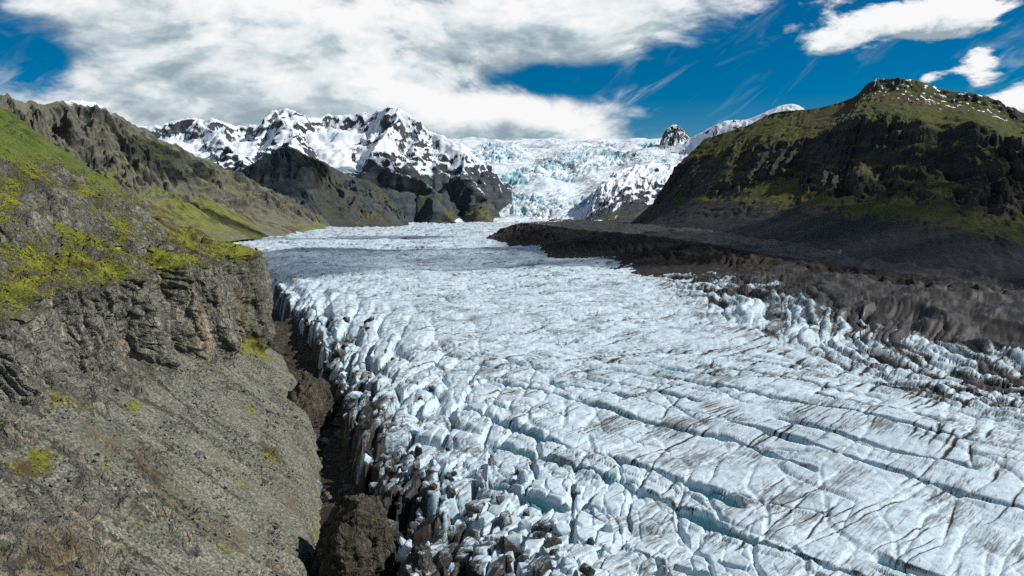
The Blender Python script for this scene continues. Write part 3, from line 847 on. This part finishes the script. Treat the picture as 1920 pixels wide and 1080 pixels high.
# --- the snow massif
def masks_massif(p, nz, gl, dist, smooth):
    x, y, z = p[..., 0], p[..., 1], p[..., 2]
    n1 = fbm(x / 260., y / 260., 4, 223); n2 = fbm(x / 80., y / 80., 4, 224); n3 = fbm((x + y * .6) / 45., (y - x * .2) / 160., 4, 225)
    alt = sstep(170, 400, z + 70 * n1)
    snow = alt * (.36 + 1.0 * sstep(.48, .74, nz + .12 * n2) + .22 * n1 - .55 * gl + np.where(smooth, .45, .0)) - .02
    snow = snow + (1 - alt) * (.58 * sstep(.25, .65, n3) * sstep(90, 200, z))
    low = sstep(260, 90, z)
    moss = low * (.16 + .5 * n1 + .25 * sstep(.5, .7, nz)) - .1
    moss = moss + .55 * blob(x, y, P(790, 360, 3650), 60, 150)
    return {'snow': snow, 'moss': moss, 'soil': low * (.35 + .4 * n2) + .1}


CR = PL((150, 250, 4300), (285, 234, 4400), (345, 222, 4400), (405, 222, 4400), (440, 240, 4500), (485, 226, 4500), (505, 205, 4450), (530, 203, 4450), (552, 207, 4450), (575, 224, 4550), (640, 216, 4650), (690, 212, 4600), (730, 202, 4450), (752, 198, 4420), (775, 210, 4400), (820, 238, 4350), (862, 264, 4300), (885, 296, 4200), (905, 330, 4100))
field('snow_massif', (150, 960, 3050, 5000),
      [(CR, .95, 1.0),
       (PL((530, 203, 4450), (540, 235, 4200), (545, 262, 3850), (545, 290, 3450)), 1.0, 1.0),
       (PL((375, 222, 4400), (420, 262, 4050), (470, 320, 3500)), .95, 1.0),
       (PL((752, 198, 4420), (722, 235, 4200), (715, 280, 3950), (755, 322, 3700), (800, 360, 3500), (840, 405, 3300)), .92, 1.0),
       (PL((722, 262, 4050), (690, 318, 3700), (660, 340, 3500), (700, 380, 3300)), .9, 1.0),
       (PL((862, 264, 4300), (870, 330, 3900), (890, 372, 3650), (905, 405, 3450)), .95, 1.0),
       (PL((455, 236, 4650), (460, 262, 4350), (468, 300, 3950), (480, 335, 3600), (490, 432, 3150)), .22, 1.0),
       (PL((640, 222, 4750), (630, 245, 4500), (620, 280, 4150), (640, 318, 3800), (690, 350, 3500), (720, 432, 3200)), .20, 1.0),
       (PL((330, 236, 4550), (360, 262, 4250), (420, 300, 3900)), .25, 1.0)],
      40.0, M_peak, 'high snow covered massif with black rock towers touching the cloud', 300, 430, 26.0, 90.0, 220, masks_massif, gscale=230.0, gully=36.0, strata=30.0)


# --- the icefall
def icefall_extra():
    nr, nc = 300, 300
    us = np.linspace(800, 1400, nc)
    ys = np.linspace(3250, 6600, nr)
    y = ys[:, None] * np.ones_like(us)[None]; x = y * ((us - 960) / F)[None]
    prof = np.interp(y + 90 * fbm(x / 400., y / 400., 3, 231), [3200, 3500, 3750, 4100, 4500, 4900, 5300, 5700, 6200, 6700], [38, 44, 62, 150, 285, 400, 500, 572, 640, 700])
    z = prof + 26 * fbm(x / 230., y / 230., 3, 232)
    blue = np.zeros_like(z); dirt = np.zeros_like(z)
    wsx = 30 * fbm(x / 150., y / 150., 3, 233)
    act = .12 + .88 * sstep(-.2, .35, fbm(x / 420., y / 420., 3, 234) + .12)
    act = act * sstep(6100, 5500, y) * sstep(3350, 3700, y)
    for sx, sy, amp, seed in ((62., 42., 26., 235), (26., 19., 13., 236)):
        f1, f2, ox, oy, r1, r2, r3 = worley((x + wsx) / sx, (y + wsx * .6) / sy, seed)
        e = f2 - f1
        z = z + amp * act * ((r3 - .5) * .9 + ox * (r1 - .5) + oy * (r2 - .3) - .7 * sstep(.2, .02, e))
        blue = np.maximum(blue, act * (.7 * sstep(.30, .05, e) + .45 * (r1 > .68)) * (.75 + 1.0 * fbm(x / 260., y / 260., 3, 237)) + .28 * sstep(.1, .5, fbm(x / 300., y / 200., 3, 230)) * sstep(5300, 4600, y) * sstep(3800, 4100, y))
    dirt = sstep(3950, 3500, y) * (.30 + .35 * fbm(x / 60., y / 260., 4, 238)) + .35 * sstep(.5, .8, fbm(x / 40., y / 40., 4, 239)) * act
    o = mesh_from('icefall', np.stack([x, y, z], -1), grid_quads(nr, nc), M_fall, {'blue': blue, 'dirt': dirt})
    return info(o, 'steep shattered blue and white icefall pouring down at the valley head', 'structure')


icefall_extra()


# --- the snow streaked rib right of the icefall
def masks_rib(p, W, A, D, nz, gl):
    x, y, z = p[..., 0], p[..., 1], p[..., 2]
    n1 = fbm((A - D * .5) / 34., (D + A * .4) / 120., 4, 243); n2 = fbm(A / 150., D / 150., 3, 244)
    hi = sstep(1.0, .25, W)
    snow = .22 + .62 * hi + .62 * n1 + .3 * n2 - .15 * sstep(.6, .9, W)
    moss = sstep(.5, .9, W) * (.35 + .5 * n2)
    return {'snow': snow, 'moss': moss, 'soil': .2 + .3 * n2}


ruled('snow_rib',
      PL((1085, 408, 3600), (1108, 372, 3750), (1130, 340, 3950), (1160, 320, 4200), (1200, 312, 4350), (1250, 305, 4500), (1310, 300, 4600), (1400, 290, 4700)),
      PL((1092, 424, 3300), (1110, 424, 3230), (1135, 424, 3180), (1160, 425, 3130), (1190, 425, 3080), (1230, 426, 3050), (1280, 427, 3030), (1360, 428, 3000)),
      190, 150, lambda w, A: np.interp(w, [0, .2, .5, .8, 1, 1.04], [1, .93, .62, .25, 0, -.03]), M_peak, 'rounded rib streaked with snow and dark rock beside the icefall', 50.0, 16.0, 14.0, 30.0, seed=240, masks=masks_rib, gscale=70.0)


# --- snow ridge and dome far behind the dark mountain, and the small black tooth
def masks_dome(p, W, A, D, nz, gl):
    n1 = fbm(A / 120., D / 90., 4, 253)
    return {'snow': .92 + .55 * n1 - .9 * sstep(.10, .4, gl) * sstep(1100, 300, A)}


ruled('snow_dome_ridge',
      PL((1215, 272, 5600), (1262, 268, 5500), (1300, 256, 5350), (1330, 240, 5200), (1362, 226, 5100), (1400, 224, 5000), (1440, 208, 4900), (1468, 197, 4850), (1492, 196, 4800), (1515, 208, 4750), (1560, 225, 4700)),
      PL((1225, 330, 4700), (1255, 330, 4700), (1285, 330, 4680), (1310, 330, 4650), (1340, 330, 4600), (1370, 330, 4550), (1400, 330, 4500), (1430, 330, 4450), (1460, 330, 4400), (1490, 330, 4380), (1530, 330, 4350)),
      150, 90, lambda w, A: np.interp(w, [0, .2, .5, 1, 1.04], [1, .88, .5, 0, -.03]), M_peak, 'white snow ridge rising to a smooth dome behind the dark mountain', 70.0, 12.0, 12.0, seed=250, masks=masks_dome, crest_rough=.5)


def masks_tooth(p, W, A, D, nz, gl):
    return {'snow': .28 + .5 * fbm(A / 30., D / 30., 3, 263) + .35 * sstep(.5, .75, nz)}


ruled('rock_tooth',
      PL((1238, 268, 5450), (1246, 247, 5480), (1256, 238, 5500), (1268, 234, 5500), (1280, 242, 5500), (1292, 256, 5480), (1302, 266, 5450)),
      PL((1234, 285, 5300), (1246, 288, 5280), (1256, 290, 5260), (1268, 290, 5250), (1280, 288, 5260), (1292, 285, 5280), (1306, 280, 5300)),
      90, 60, lambda w, A: np.interp(w, [0, .3, .7, 1, 1.04], [1, .8, .35, 0, -.05]), M_peak, 'small black rock tooth standing out of the snow on the skyline', 22.0, 22.0, 10.0, seed=260, masks=masks_tooth, gscale=28.0)


# --- the dark mountain on the right
def prof_dark(w, A):
    k = sstep(300, 1100, A)
    pa = np.interp(w, [0, .12, .35, .50, .68, .85, 1.0, 1.04], [1, .90, .70, .52, .28, .12, 0, -.02])
    pb = np.interp(w, [0, .06, .14, .36, .46, .62, .82, 1.0, 1.04], [1, .90, .83, .66, .40, .24, .10, 0, -.02])
    return pa * (1 - k) + pb * k


def masks_dark(p, W, A, D, nz, gl):
    x, y, z = p[..., 0], p[..., 1], p[..., 2]
    n1 = fbm(A / 170., D / 110., 4, 273); n2 = fbm(A / 40., D / 40., 4, 274); n3 = fbm((A + D * .35) / 26., (D - A * .3) / 22., 4, 275)
    moss = .30 + .75 * (sstep(.66, .86, nz) - .35) + .25 * n1 + .22 * n2 + .25 * sstep(.02, .1, W) * sstep(.45, .3, W)
    moss = moss - .7 * sstep(.68, .78, W + .06 * n1 - .05 * sstep(900, 1500, A)) + .25 * sstep(.55, .66, W) * sstep(.86, .74, W) * sstep(500, 1200, A)
    soil = .35 + .8 * sstep(.72, .85, W + .05 * n1) + .3 * n1
    snow = .85 * sstep(.22, .45, n3) * sstep(.24, .10, W) * sstep(700, 1000, A) + .3 * sstep(.06, .02, W) * sstep(.3, .6, n2) * sstep(600, 900, A)
    return {'moss': moss, 'soil': soil, 'snow': snow}


ruled('dark_mountain',
      PL((1322, 262, 2700), (1360, 248, 2620), (1400, 236, 2560), (1450, 212, 2470), (1500, 206, 2380), (1545, 200, 2300), (1600, 182, 2230), (1628, 156, 2170), (1655, 148, 2120), (1700, 148, 2050), (1730, 154, 2010), (1770, 168, 1960), (1850, 181, 1850), (1920, 212, 1720), (2060, 250, 1520), (2250, 270, 1350)),
      PL((1172, 428, 2500), (1190, 431, 2350), (1215, 434, 2150), (1250, 438, 1950), (1300, 444, 1750), (1350, 451, 1580), (1400, 459, 1430), (1450, 467, 1290), (1500, 476, 1170), (1560, 486, 1060), (1630, 497, 960), (1700, 508, 880), (1800, 524, 790), (1910, 543, 710), (2080, 570, 620), (2300, 600, 540)),
      480, 240, prof_dark, M_dark, 'big dark mountain with mossy shelf and black cliffs beside the moraine', 44.0, 19.0, 11.0, 22.0, seed=270, masks=masks_dark, gscale=165.0, crest_rough=.15, cliffs=lambda w, A: sstep(300, 900, A) * (sstep(.30, .40, w) * sstep(.70, .58, w) + .22 * sstep(.09, .02, w)) + sstep(900, 300, A) * (.8 * sstep(.25, .4, w) * sstep(.75, .6, w) + .2 * sstep(.12, .04, w)) + .10)


# --- the debris ridge between ice and mountain
def masks_mor(p, W, A, D, nz, gl):
    n1 = fbm(A / 40., D / 40., 4, 283); n2 = fbm(A / 9., D / 9., 3, 284)
    return {'soil': .5 + .5 * n1, 'moss': -.1 + .3 * n1, 'snow': .62 * sstep(.35, .7, n2 + .3 * n1) * sstep(.78, 1.0, W) * sstep(250, 500, A)}


ruled('moraine_ridge',
      PL((915, 446, 1620), (945, 428, 1660), (980, 418, 1650), (1030, 423, 1560), (1100, 432, 1420), (1200, 440, 1300), (1320, 455, 1120), (1450, 478, 960), (1600, 500, 830), (1760, 524, 720), (1930, 556, 620), (2150, 590, 530)),
      PL((900, 456, 1500), (925, 460, 1420), (960, 467, 1320), (1010, 479, 1190), (1080, 497, 1040), (1170, 513, 930), (1270, 518, 850), (1390, 530, 770), (1530, 552, 690), (1690, 585, 590), (1880, 630, 490), (2100, 680, 410)),
      420, 110, lambda w, A: np.interp(w, [0, .3, .7, 1, 1.04], [1, .8, .3, 0, -.1]), M_moraine, 'dark brown moraine ridge of rubble lying along the glacier', 16.0, 5.0, 5.0, seed=280, masks=masks_mor, gscale=26.0, back=1.6)


# --- floor under everything, out to the horizon
def build_floor():
    n = 48
    ang = np.linspace(0, 2 * np.pi, n, endpoint=False)
    rr = np.array([0.5, 200, 1000, 3000, 6000, 9300.0])
    v = np.stack([rr[:, None] * np.cos(ang), rr[:, None] * np.sin(ang), np.full((len(rr), n), -24.0)], -1)
    q = []
    for i in range(len(rr) - 1):
        for j in range(n): q.append((i * n + j, (i + 1) * n + j, (i + 1) * n + (j + 1) % n, i * n + (j + 1) % n))
    k = np.zeros(len(rr) * n)
    o = mesh_from('ground', v, q, M_moraine, {'soil': k + .6, 'moss': k, 'snow': k, 'pale': k})
    info(o, 'dark gravel valley ground under ice and slopes', 'structure')


build_floor()


# ------------------------------------------------------------------ stones on the scree
def stone_shape(seed, n=9):
    r = random.Random(seed); bm = bmesh.new()
    for _ in range(n):
        v = Vector((r.gauss(0, 1), r.gauss(0, 1), r.gauss(0, 1))).normalized()
        bm.verts.new((v.x * .6, v.y * .5, v.z * .38))
    bmesh.ops.convex_hull(bm, input=bm.verts)
    loose = [v for v in bm.verts if not v.link_faces]
    bmesh.ops.delete(bm, geom=loose, context='VERTS')
    bmesh.ops.triangulate(bm, faces=bm.faces)
    return bm


def build_stones():
    r = np.random.default_rng(21)
    nr, nc = HSEG.shape
    ysp = HP[..., 1]
    dens = sstep(.2, .6, fbm(ysp / 30., HSEG * 7, 3, 301) + .35) * (HSEG > 1.05) * (HSEG < 2.0) * (HSOIL > .55)
    dens = np.maximum(dens, HSTONY * 1.2)
    step = np.linalg.norm(np.diff(HP, axis=1, prepend=HP[:, :1]), axis=2) * np.gradient(ysp, axis=0)
    w = (dens * np.clip(step, 0, 3) * (ysp < 420)).ravel(); w /= w.sum()
    n = 30000
    idx = r.choice(w.size, n, p=w)
    pts = HP.reshape(-1, 3)[idx] + r.normal(0, .35, (n, 3)) * np.array([1, 1, 0])
    size = np.clip(r.lognormal(-.55, .40, n), .25, 1.9)
    shapes = []
    for k in range(8):
        bm = stone_shape(k, 6); bm.verts.ensure_lookup_table()
        shapes.append((np.array([v.co for v in bm.verts]), np.array([[v.index for v in f.verts] for f in bm.faces]))); bm.free()
    V, Q, off = [], [], 0
    big = np.argsort(-size)[:180]
    isbig = np.zeros(n, bool); isbig[big] = True
    ang = r.random(n) * 6.28; tilt = r.random(n) * 1.2 - .6
    for k in range(8):
        sel = np.nonzero((np.arange(n) % 8 == k) & ~isbig)[0]
        v, f = shapes[k]
        c, s_ = np.cos(ang[sel]), np.sin(ang[sel]); ct, st = np.cos(tilt[sel]), np.sin(tilt[sel])
        vx = v[:, 0][None] * ct[:, None] - v[:, 2][None] * st[:, None]; vz = v[:, 0][None] * st[:, None] + v[:, 2][None] * ct[:, None]; vy = v[:, 1][None] + 0 * vx
        X = (vx * c[:, None] - vy * s_[:, None]) * size[sel][:, None] + pts[sel, 0][:, None]
        Y = (vx * s_[:, None] + vy * c[:, None]) * size[sel][:, None] + pts[sel, 1][:, None]
        Z = vz * size[sel][:, None] + pts[sel, 2][:, None] + .12 * size[sel][:, None]
        V.append(np.stack([X, Y, Z], -1).reshape(-1, 3))
        Q.append((f[None] + (np.arange(len(sel)) * len(v))[:, None, None]).reshape(-1, 3) + off); off += len(sel) * len(v)
    o = mesh_from('scree_stones', np.concatenate(V), np.concatenate(Q), M_stone, smooth=False, parent=hillside)
    o['kind'] = 'stuff'; o['label'] = 'loose grey scree stones scattered down the slope'
    meshes = []
    for k in range(6):
        bm = stone_shape(40 + k, 14); me = bpy.data.meshes.new('boulder'); bm.to_mesh(me); bm.free(); me.materials.append(M_stone); meshes.append(me)
    for j, i in enumerate(big):
        b = link(bpy.data.objects.new('boulder', meshes[j % 6]), hillside)
        b.location = pts[i]; b.rotation_euler = (tilt[i], .3 * tilt[i], ang[i]); b.scale = (size[i] * 1.5,) * 3


build_stones()


# ------------------------------------------------------------------ moss cushions on the bench and slopes
def moss_mat():
    m, t = new_mat('moss_cushion')
    pos = t.n('ShaderNodeNewGeometry').outputs['Position']
    a = t.m('ADD', t.m('MULTIPLY', t.noise(pos, .12, 3.0), .5), t.m('MULTIPLY', t.noise(pos, 1.3, 4.0, .7), .5))
    col = t.ramp(a, [(.36, (.040, .046, .012)), (.46, (.085, .105, .016)), (.54, (.17, .185, .022)), (.66, (.33, .31, .045))])
    finish(t, col, .95, t.noise(pos, 8.0, 3.0), .6, .08, .1)
    return m


def build_moss():
    r = np.random.default_rng(33)
    ysp = HP[..., 1]
    step = np.linalg.norm(np.diff(HP, axis=1, prepend=HP[:, :1]), axis=2) * np.gradient(ysp, axis=0)
    vis = sstep(700, 350, np.linalg.norm(HP, axis=2))
    w = (sstep(.40, .75, HMOSS + .5 * fbm(ysp / 5., HSEG * 40, 3, 311)) * (1 - .8 * HGRASS) * np.clip(step, 0, 3) * (HSEG > 1.1) * vis * np.clip(220 / ysp, .4, 1.4) ** 1.5).ravel()
    w /= w.sum(); n = 9000
    idx = r.choice(w.size, n, p=w)
    pts = HP.reshape(-1, 3)[idx] + r.normal(0, .3, (n, 3)) * np.array([1, 1, 0])
    size = np.clip(r.lognormal(-.20, .42, n), .3, 2.2) * np.clip(pts[:, 1] / 300, .6, 1.0)
    ang = np.arange(6) * math.pi / 3
    base = np.array([(0, 0, .42)] + [(math.cos(a) * .45, math.sin(a) * .38, .28) for a in ang[::1]] + [(math.cos(a) * .62, math.sin(a) * .5, -.25) for a in ang])
    tri = [(0, 1 + i, 1 + (i + 1) % 6) for i in range(6)]
    for i in range(6):
        j = (i + 1) % 6; tri += [(1 + i, 7 + i, 7 + j), (1 + i, 7 + j, 1 + j)]
    rot = r.random(n) * 6.28; c, q = np.cos(rot), np.sin(rot)
    jit = 1 + r.normal(0, .18, (n, 13))
    X = (base[:, 0] * c[:, None] - base[:, 1] * q[:, None]) * jit * size[:, None] + pts[:, 0:1]
    Y = (base[:, 0] * q[:, None] + base[:, 1] * c[:, None]) * jit * size[:, None] + pts[:, 1:2]
    Z = base[:, 2] * jit * size[:, None] * .55 + pts[:, 2:3]
    V = np.stack([X, Y, Z], -1).reshape(-1, 3)
    T = (np.array(tri)[None] + (np.arange(n) * 13)[:, None, None]).reshape(-1, 3)
    o = mesh_from('moss', V, T, moss_mat(), smooth=True)
    info(o, 'bright yellow green moss cushions growing over the near hillside', 'stuff')


build_moss()


# ------------------------------------------------------------------ ravine between hillside and ice
def ravine_z(x, y, f):
    return -25 + 5.0 * (2 * f - 1) ** 2 + 3.0 * fbm(x / 16., y / 16., 4, 401, .6) + 1.3 * facets(x / 5., y / 6., 402) + .6 * facets(x / 2.2, y / 2.4, 403) + np.interp(y, [120, 250, 330, 450, 700], [-3, 0, 1, 4, 6])


def build_ravine():
    ys = np.exp(np.linspace(math.log(120), math.log(700), 300)); f = np.linspace(0, 1, 60)
    x0 = x_base(ys) - 2; x1 = x_edge(ys) + 6
    x = x0[:, None] + (x1 - x0)[:, None] * f[None]; y = ys[:, None] + 0 * x
    z = ravine_z(x, y, f[None])
    k = x * 0
    o = mesh_from('ravine_floor', np.stack([x, y, z], -1), grid_quads(*x.shape), M_rock, {'soil': .35 + .5 * fbm(x / 9., y / 9., 3, 404), 'moss': k - .2, 'snow': k, 'pale': k + .1})
    info(o, 'dark rubble floor of the ravine between scree slope and ice', 'structure')


build_ravine()


def rock_mass(name, c, rad, seed, mat, label, moss=0.0, lean=(0, 0), sub=6, rough=1.0, category='rock', peak=1.0):
    """A weathered rock standing in the ravine: a closed lump with facets, wider at its foot."""
    r = random.Random(seed); bm = bmesh.new()
    for _ in range(46):
        w = Vector((r.gauss(0, 1), r.gauss(0, 1), r.gauss(0, 1))).normalized()
        k = (1.0 - .42 * max(w.z, 0) ** peak) * r.uniform(.86, 1.06)
        bm.verts.new((w.x * rad[0] * k + lean[0] * max(w.z, 0), w.y * rad[1] * k + lean[1] * max(w.z, 0), w.z * rad[2] * r.uniform(.85, 1.05)))
    bmesh.ops.convex_hull(bm, input=bm.verts)
    bmesh.ops.delete(bm, geom=[w for w in bm.verts if not w.link_faces], context='VERTS')
    s_ = max(rad)
    for _ in range(5):
        es = [e for e in bm.edges if e.calc_length() > s_ * .045]
        if not es: break
        bmesh.ops.subdivide_edges(bm, edges=es, cuts=1); bmesh.ops.triangulate(bm, faces=[f for f in bm.faces if len(f.verts) > 3])
    bm.normal_update()
    p = np.array([w.co for w in bm.verts]); u = np.array([w.normal for w in bm.verts]); t = np.array([[w.index for w in f.verts] for f in bm.faces]); bm.free()
    q = p + np.array(c)
    d = .05 * s_ * fbm3(q, 2.2 / s_, 5, seed, .6) + rough * s_ * (.05 * facets3(q, 3.2 / s_, 3.2 / s_, 1.7 / s_, seed + 1) + .045 * facets3(q, 7. / s_, 7. / s_, 4. / s_, seed + 2) + .022 * facets3(q, 16. / s_, 16. / s_, 12. / s_, seed + 3) + .05 * (ridged3(q, 4. / s_, 4. / s_, 1.1 / s_, 4, seed + 5, .6) - .55))
    p = p + u * d[:, None]
    n = fbm3(q, 3.0 / s_, 3, seed + 4)
    o = mesh_from(name, p, t, mat, {'soil': .25 + .4 * n, 'moss': moss + .4 * n + .2 * u[:, 2] - .1, 'snow': n * 0, 'pale': .22 + .35 * n, 'dirt': .75 + .3 * n, 'blue': n * 0})
    o.location = c
    return info(o, label, category=category)


rock_mass('rock_knoll', (-43, 209, -14), (12, 18, 20), 411, M_rock, 'big brown rock knoll with mossy foot standing in the ravine beside the black pool', moss=.14, lean=(2, 1), peak=2.0)
rock_mass('rock_outcrop', (-101, 380, -18), (14, 30, 20), 421, M_rock, 'dark brown outcrop at the ravine bend below the mossy cliff', moss=-.1, peak=1.8)
rock_mass('rock_pillar', (-155, 478, 24), (9.5, 15, 36), 431, M_hill, 'rounded grey rock pillar at the end of the cliff overlooking the ice', moss=.12, peak=4.0, rough=.7)
rock_mass('dirty_ice_mound', (-23, 187, -14), (8, 10, 13), 441, M_ice, 'low ash covered ice mound next to the brown knoll', category='ice mound')


# meltwater in the ravine
def build_stream():
    path = curve(np.array([P(600, 850, 296)[:2], P(590, 880, 280)[:2], P(570, 930, 258)[:2], P(545, 985, 232)[:2], P(540, 1040, 212)[:2], P(532, 1085, 197)[:2], (-50, 170)]), np.linspace(0, 6, 90))
    tan = np.gradient(path, axis=0); tan /= np.linalg.norm(tan, axis=1, keepdims=True); nor = np.stack([-tan[:, 1], tan[:, 0]], 1)
    wd = 1.6 + .8 * perlin(np.arange(90) / 7., np.zeros(90), 451)
    cols = []
    for k in np.linspace(-1, 1, 5):
        q = path + nor * (wd * k)[:, None]
        xb = x_base(q[:, 1]) - 2; fz = np.clip((q[:, 0] - xb) / (x_edge(q[:, 1]) + 6 - xb), 0, 1)
        lvl = np.interp(np.arange(90), [0, 89], [-17.5, -23.0])
        cols.append(np.concatenate([q, np.minimum(ravine_z(q[:, 0], q[:, 1], fz) + .9, lvl + 2)[:, None]], 1))
    o = mesh_from('stream', np.stack(cols, 1), grid_quads(90, 5), M_water)
    info(o, 'narrow grey meltwater stream in the ravine', 'structure')


build_stream()


# ------------------------------------------------------------------ toppled ice blocks on the glacier's broken side
def build_blocks():
    r = random.Random(5); meshes = []
    for k in range(12):
        bm = bmesh.new(); q = random.Random(100 + k)
        for _ in range(13):
            v = Vector((q.gauss(0, 1), q.gauss(0, 1), q.gauss(0, 1))).normalized()
            bm.verts.new((v.x * q.uniform(.42, .62), v.y * q.uniform(.42, .62), v.z * q.uniform(.5, .85)))
        bmesh.ops.convex_hull(bm, input=bm.verts)
        bmesh.ops.delete(bm, geom=[v for v in bm.verts if not v.link_faces], context='VERTS')
        bmesh.ops.bevel(bm, geom=list(bm.edges), offset=.04, segments=1, affect='EDGES')
        bmesh.ops.triangulate(bm, faces=bm.faces)
        bmesh.ops.subdivide_edges(bm, edges=[e for e in bm.edges if e.calc_length() > .22], cuts=1)
        bmesh.ops.triangulate(bm, faces=bm.faces)
        co = np.array([v.co for v in bm.verts])
        dd = .10 * fbm3(co, 2.0, 3, 600 + k) + .05 * facets3(co, 3.2, 3.2, 2.4, 620 + k)
        for v, q_ in zip(bm.verts, dd): v.co += v.co.normalized() * float(q_)
        me = bpy.data.meshes.new('ice_block'); bm.to_mesh(me); bm.free()
        n = len(me.vertices)
        for a, val in (('dirt', lambda c: .34 + .38 * (k % 2 == 0) - .3 * c.z), ('blue', lambda c: .5 - .4 * (c.z > .25))):
            at = me.attributes.new(a, 'FLOAT', 'POINT')
            for i, v in enumerate(me.vertices): at.data[i].value = val(v.co)
        me.materials.append(M_ice); meshes.append(me)
    spots = []
    while len(spots) < 230:
        if r.random() < .55:
            y = r.uniform(172, 262); e = abs(r.gauss(0, 1)) * 26 + 2
        else:
            y = math.exp(r.uniform(math.log(250), math.log(620))); e = abs(r.gauss(0, 1)) * 16 + 1
        size = min(2.0 * math.exp(abs(r.gauss(0, .55))), 6.0) * (1 + .3 * (y > 350))
        spots.append((float(x_edge(y)) + e, y, size))
    xs = np.array([a[0] for a in spots]); ys = np.array([a[1] for a in spots])
    zs = glacier_surface(xs, ys)[0]
    for i, (x, y, size) in enumerate(spots):
        o = link(bpy.data.objects.new('ice_block', meshes[i % 12]), glacier)
        o.location = (x, y, zs[i] + size * .12)
        o.scale = (size * r.uniform(.8, 1.3), size * r.uniform(.8, 1.3), size * r.uniform(.8, 1.2))
        o.rotation_euler = (r.uniform(-.5, .5), r.uniform(-.5, .5), r.uniform(0, 6.28))


build_blocks()


# ------------------------------------------------------------------ the clouds overhead whose shadows lie on ice and mountains (above the frame)
def cloud_mat():
    m, t = new_mat('cloud_vapour')
    pos = t.n('ShaderNodeNewGeometry').outputs['Position']
    col = t.ramp(t.noise(pos, .004, 4.0), [(.3, (.72, .75, .78)), (.7, (.88, .89, .90))])
    bs = t.n('ShaderNodeBsdfDiffuse', None, Color=col)
    tr = t.n('ShaderNodeBsdfTransparent', None, Color=(1, 1, 1, 1))
    thin = t.ss(t.noise(t.vm('ADD', pos, (900.0, 40.0, 7.0)), .006, 6.0, .6), .36, .62, .30, .80)
    mx = t.n('ShaderNodeMixShader', None, _0=thin, _1=bs.outputs[0], _2=tr.outputs[0])
    t.n('ShaderNodeOutputMaterial', None, Surface=mx.outputs[0])
    return m


M_cloud = cloud_mat()


def build_cloud(spot, rad, seed, alt=1500.0):
    bm = bmesh.new(); bmesh.ops.create_icosphere(bm, subdivisions=5, radius=1.0)
    u = np.array([q.co for q in bm.verts]); t = np.array([[q.index for q in f.verts] for f in bm.faces]); bm.free()
    c = Vector(spot) + SUN_V * ((alt - spot[2]) / SUN_V.z)
    h = .30 * math.sqrt(rad[0] * rad[1])
    q = u * 2.0 + seed * 3.7
    d = 1 + .60 * fbm3(q, .55, 5, seed, .6) + .25 * (ridged3(q, 1.3, 1.3, 1.3, 3, seed + 3) - .5)
    p = np.stack([u[:, 0] * rad[0], u[:, 1] * rad[1], np.where(u[:, 2] > 0, u[:, 2] * h, u[:, 2] * h * .45)], -1) * d[:, None]
    o = mesh_from('cloud', p, t, M_cloud); o.location = c
    return info(o, 'white cumulus cloud high over the valley', 'stuff')


for i, (spot, rad) in enumerate((((-180, 1120, 15), (430, 190)), ((330, 1330, 50), (260, 330)), ((620, 1050, 80), (230, 330)), ((-820, 2780, 260), (230, 150)),
                                 ((-760, 1760, 190), (90, 190)), ((-560, 3750, 230), (330, 170)), ((-420, 1640, 40), (300, 60)))):
    build_cloud(spot, rad, 500 + i * 11)


# rubble lying in the ravine
def build_rubble():
    r = random.Random(77); meshes = []
    for k in range(6):
        bm = stone_shape(70 + k, 16); me = bpy.data.meshes.new('boulder'); bm.to_mesh(me); bm.free(); me.materials.append(M_stone); meshes.append(me)
    floor = bpy.data.objects['ravine_floor']
    for i in range(110):
        y = math.exp(r.uniform(math.log(180), math.log(480))); f = r.uniform(.05, .95)
        x0 = float(x_base(y)) - 2; x = x0 + (float(x_edge(y)) + 6 - x0) * f
        z = float(ravine_z(np.array([x]), np.array([y]), np.array([f]))[0])
        b = link(bpy.data.objects.new('boulder', meshes[i % 6]), floor)
        sz = min(1.1 * math.exp(abs(r.gauss(0, .6))), 5.0)
        b.location = (x, y, z + .2 * sz); b.rotation_euler = (r.uniform(-.6, .6), r.uniform(-.6, .6), r.uniform(0, 6.28)); b.scale = (sz * 1.4, sz * 1.4, sz * 1.5)


build_rubble()
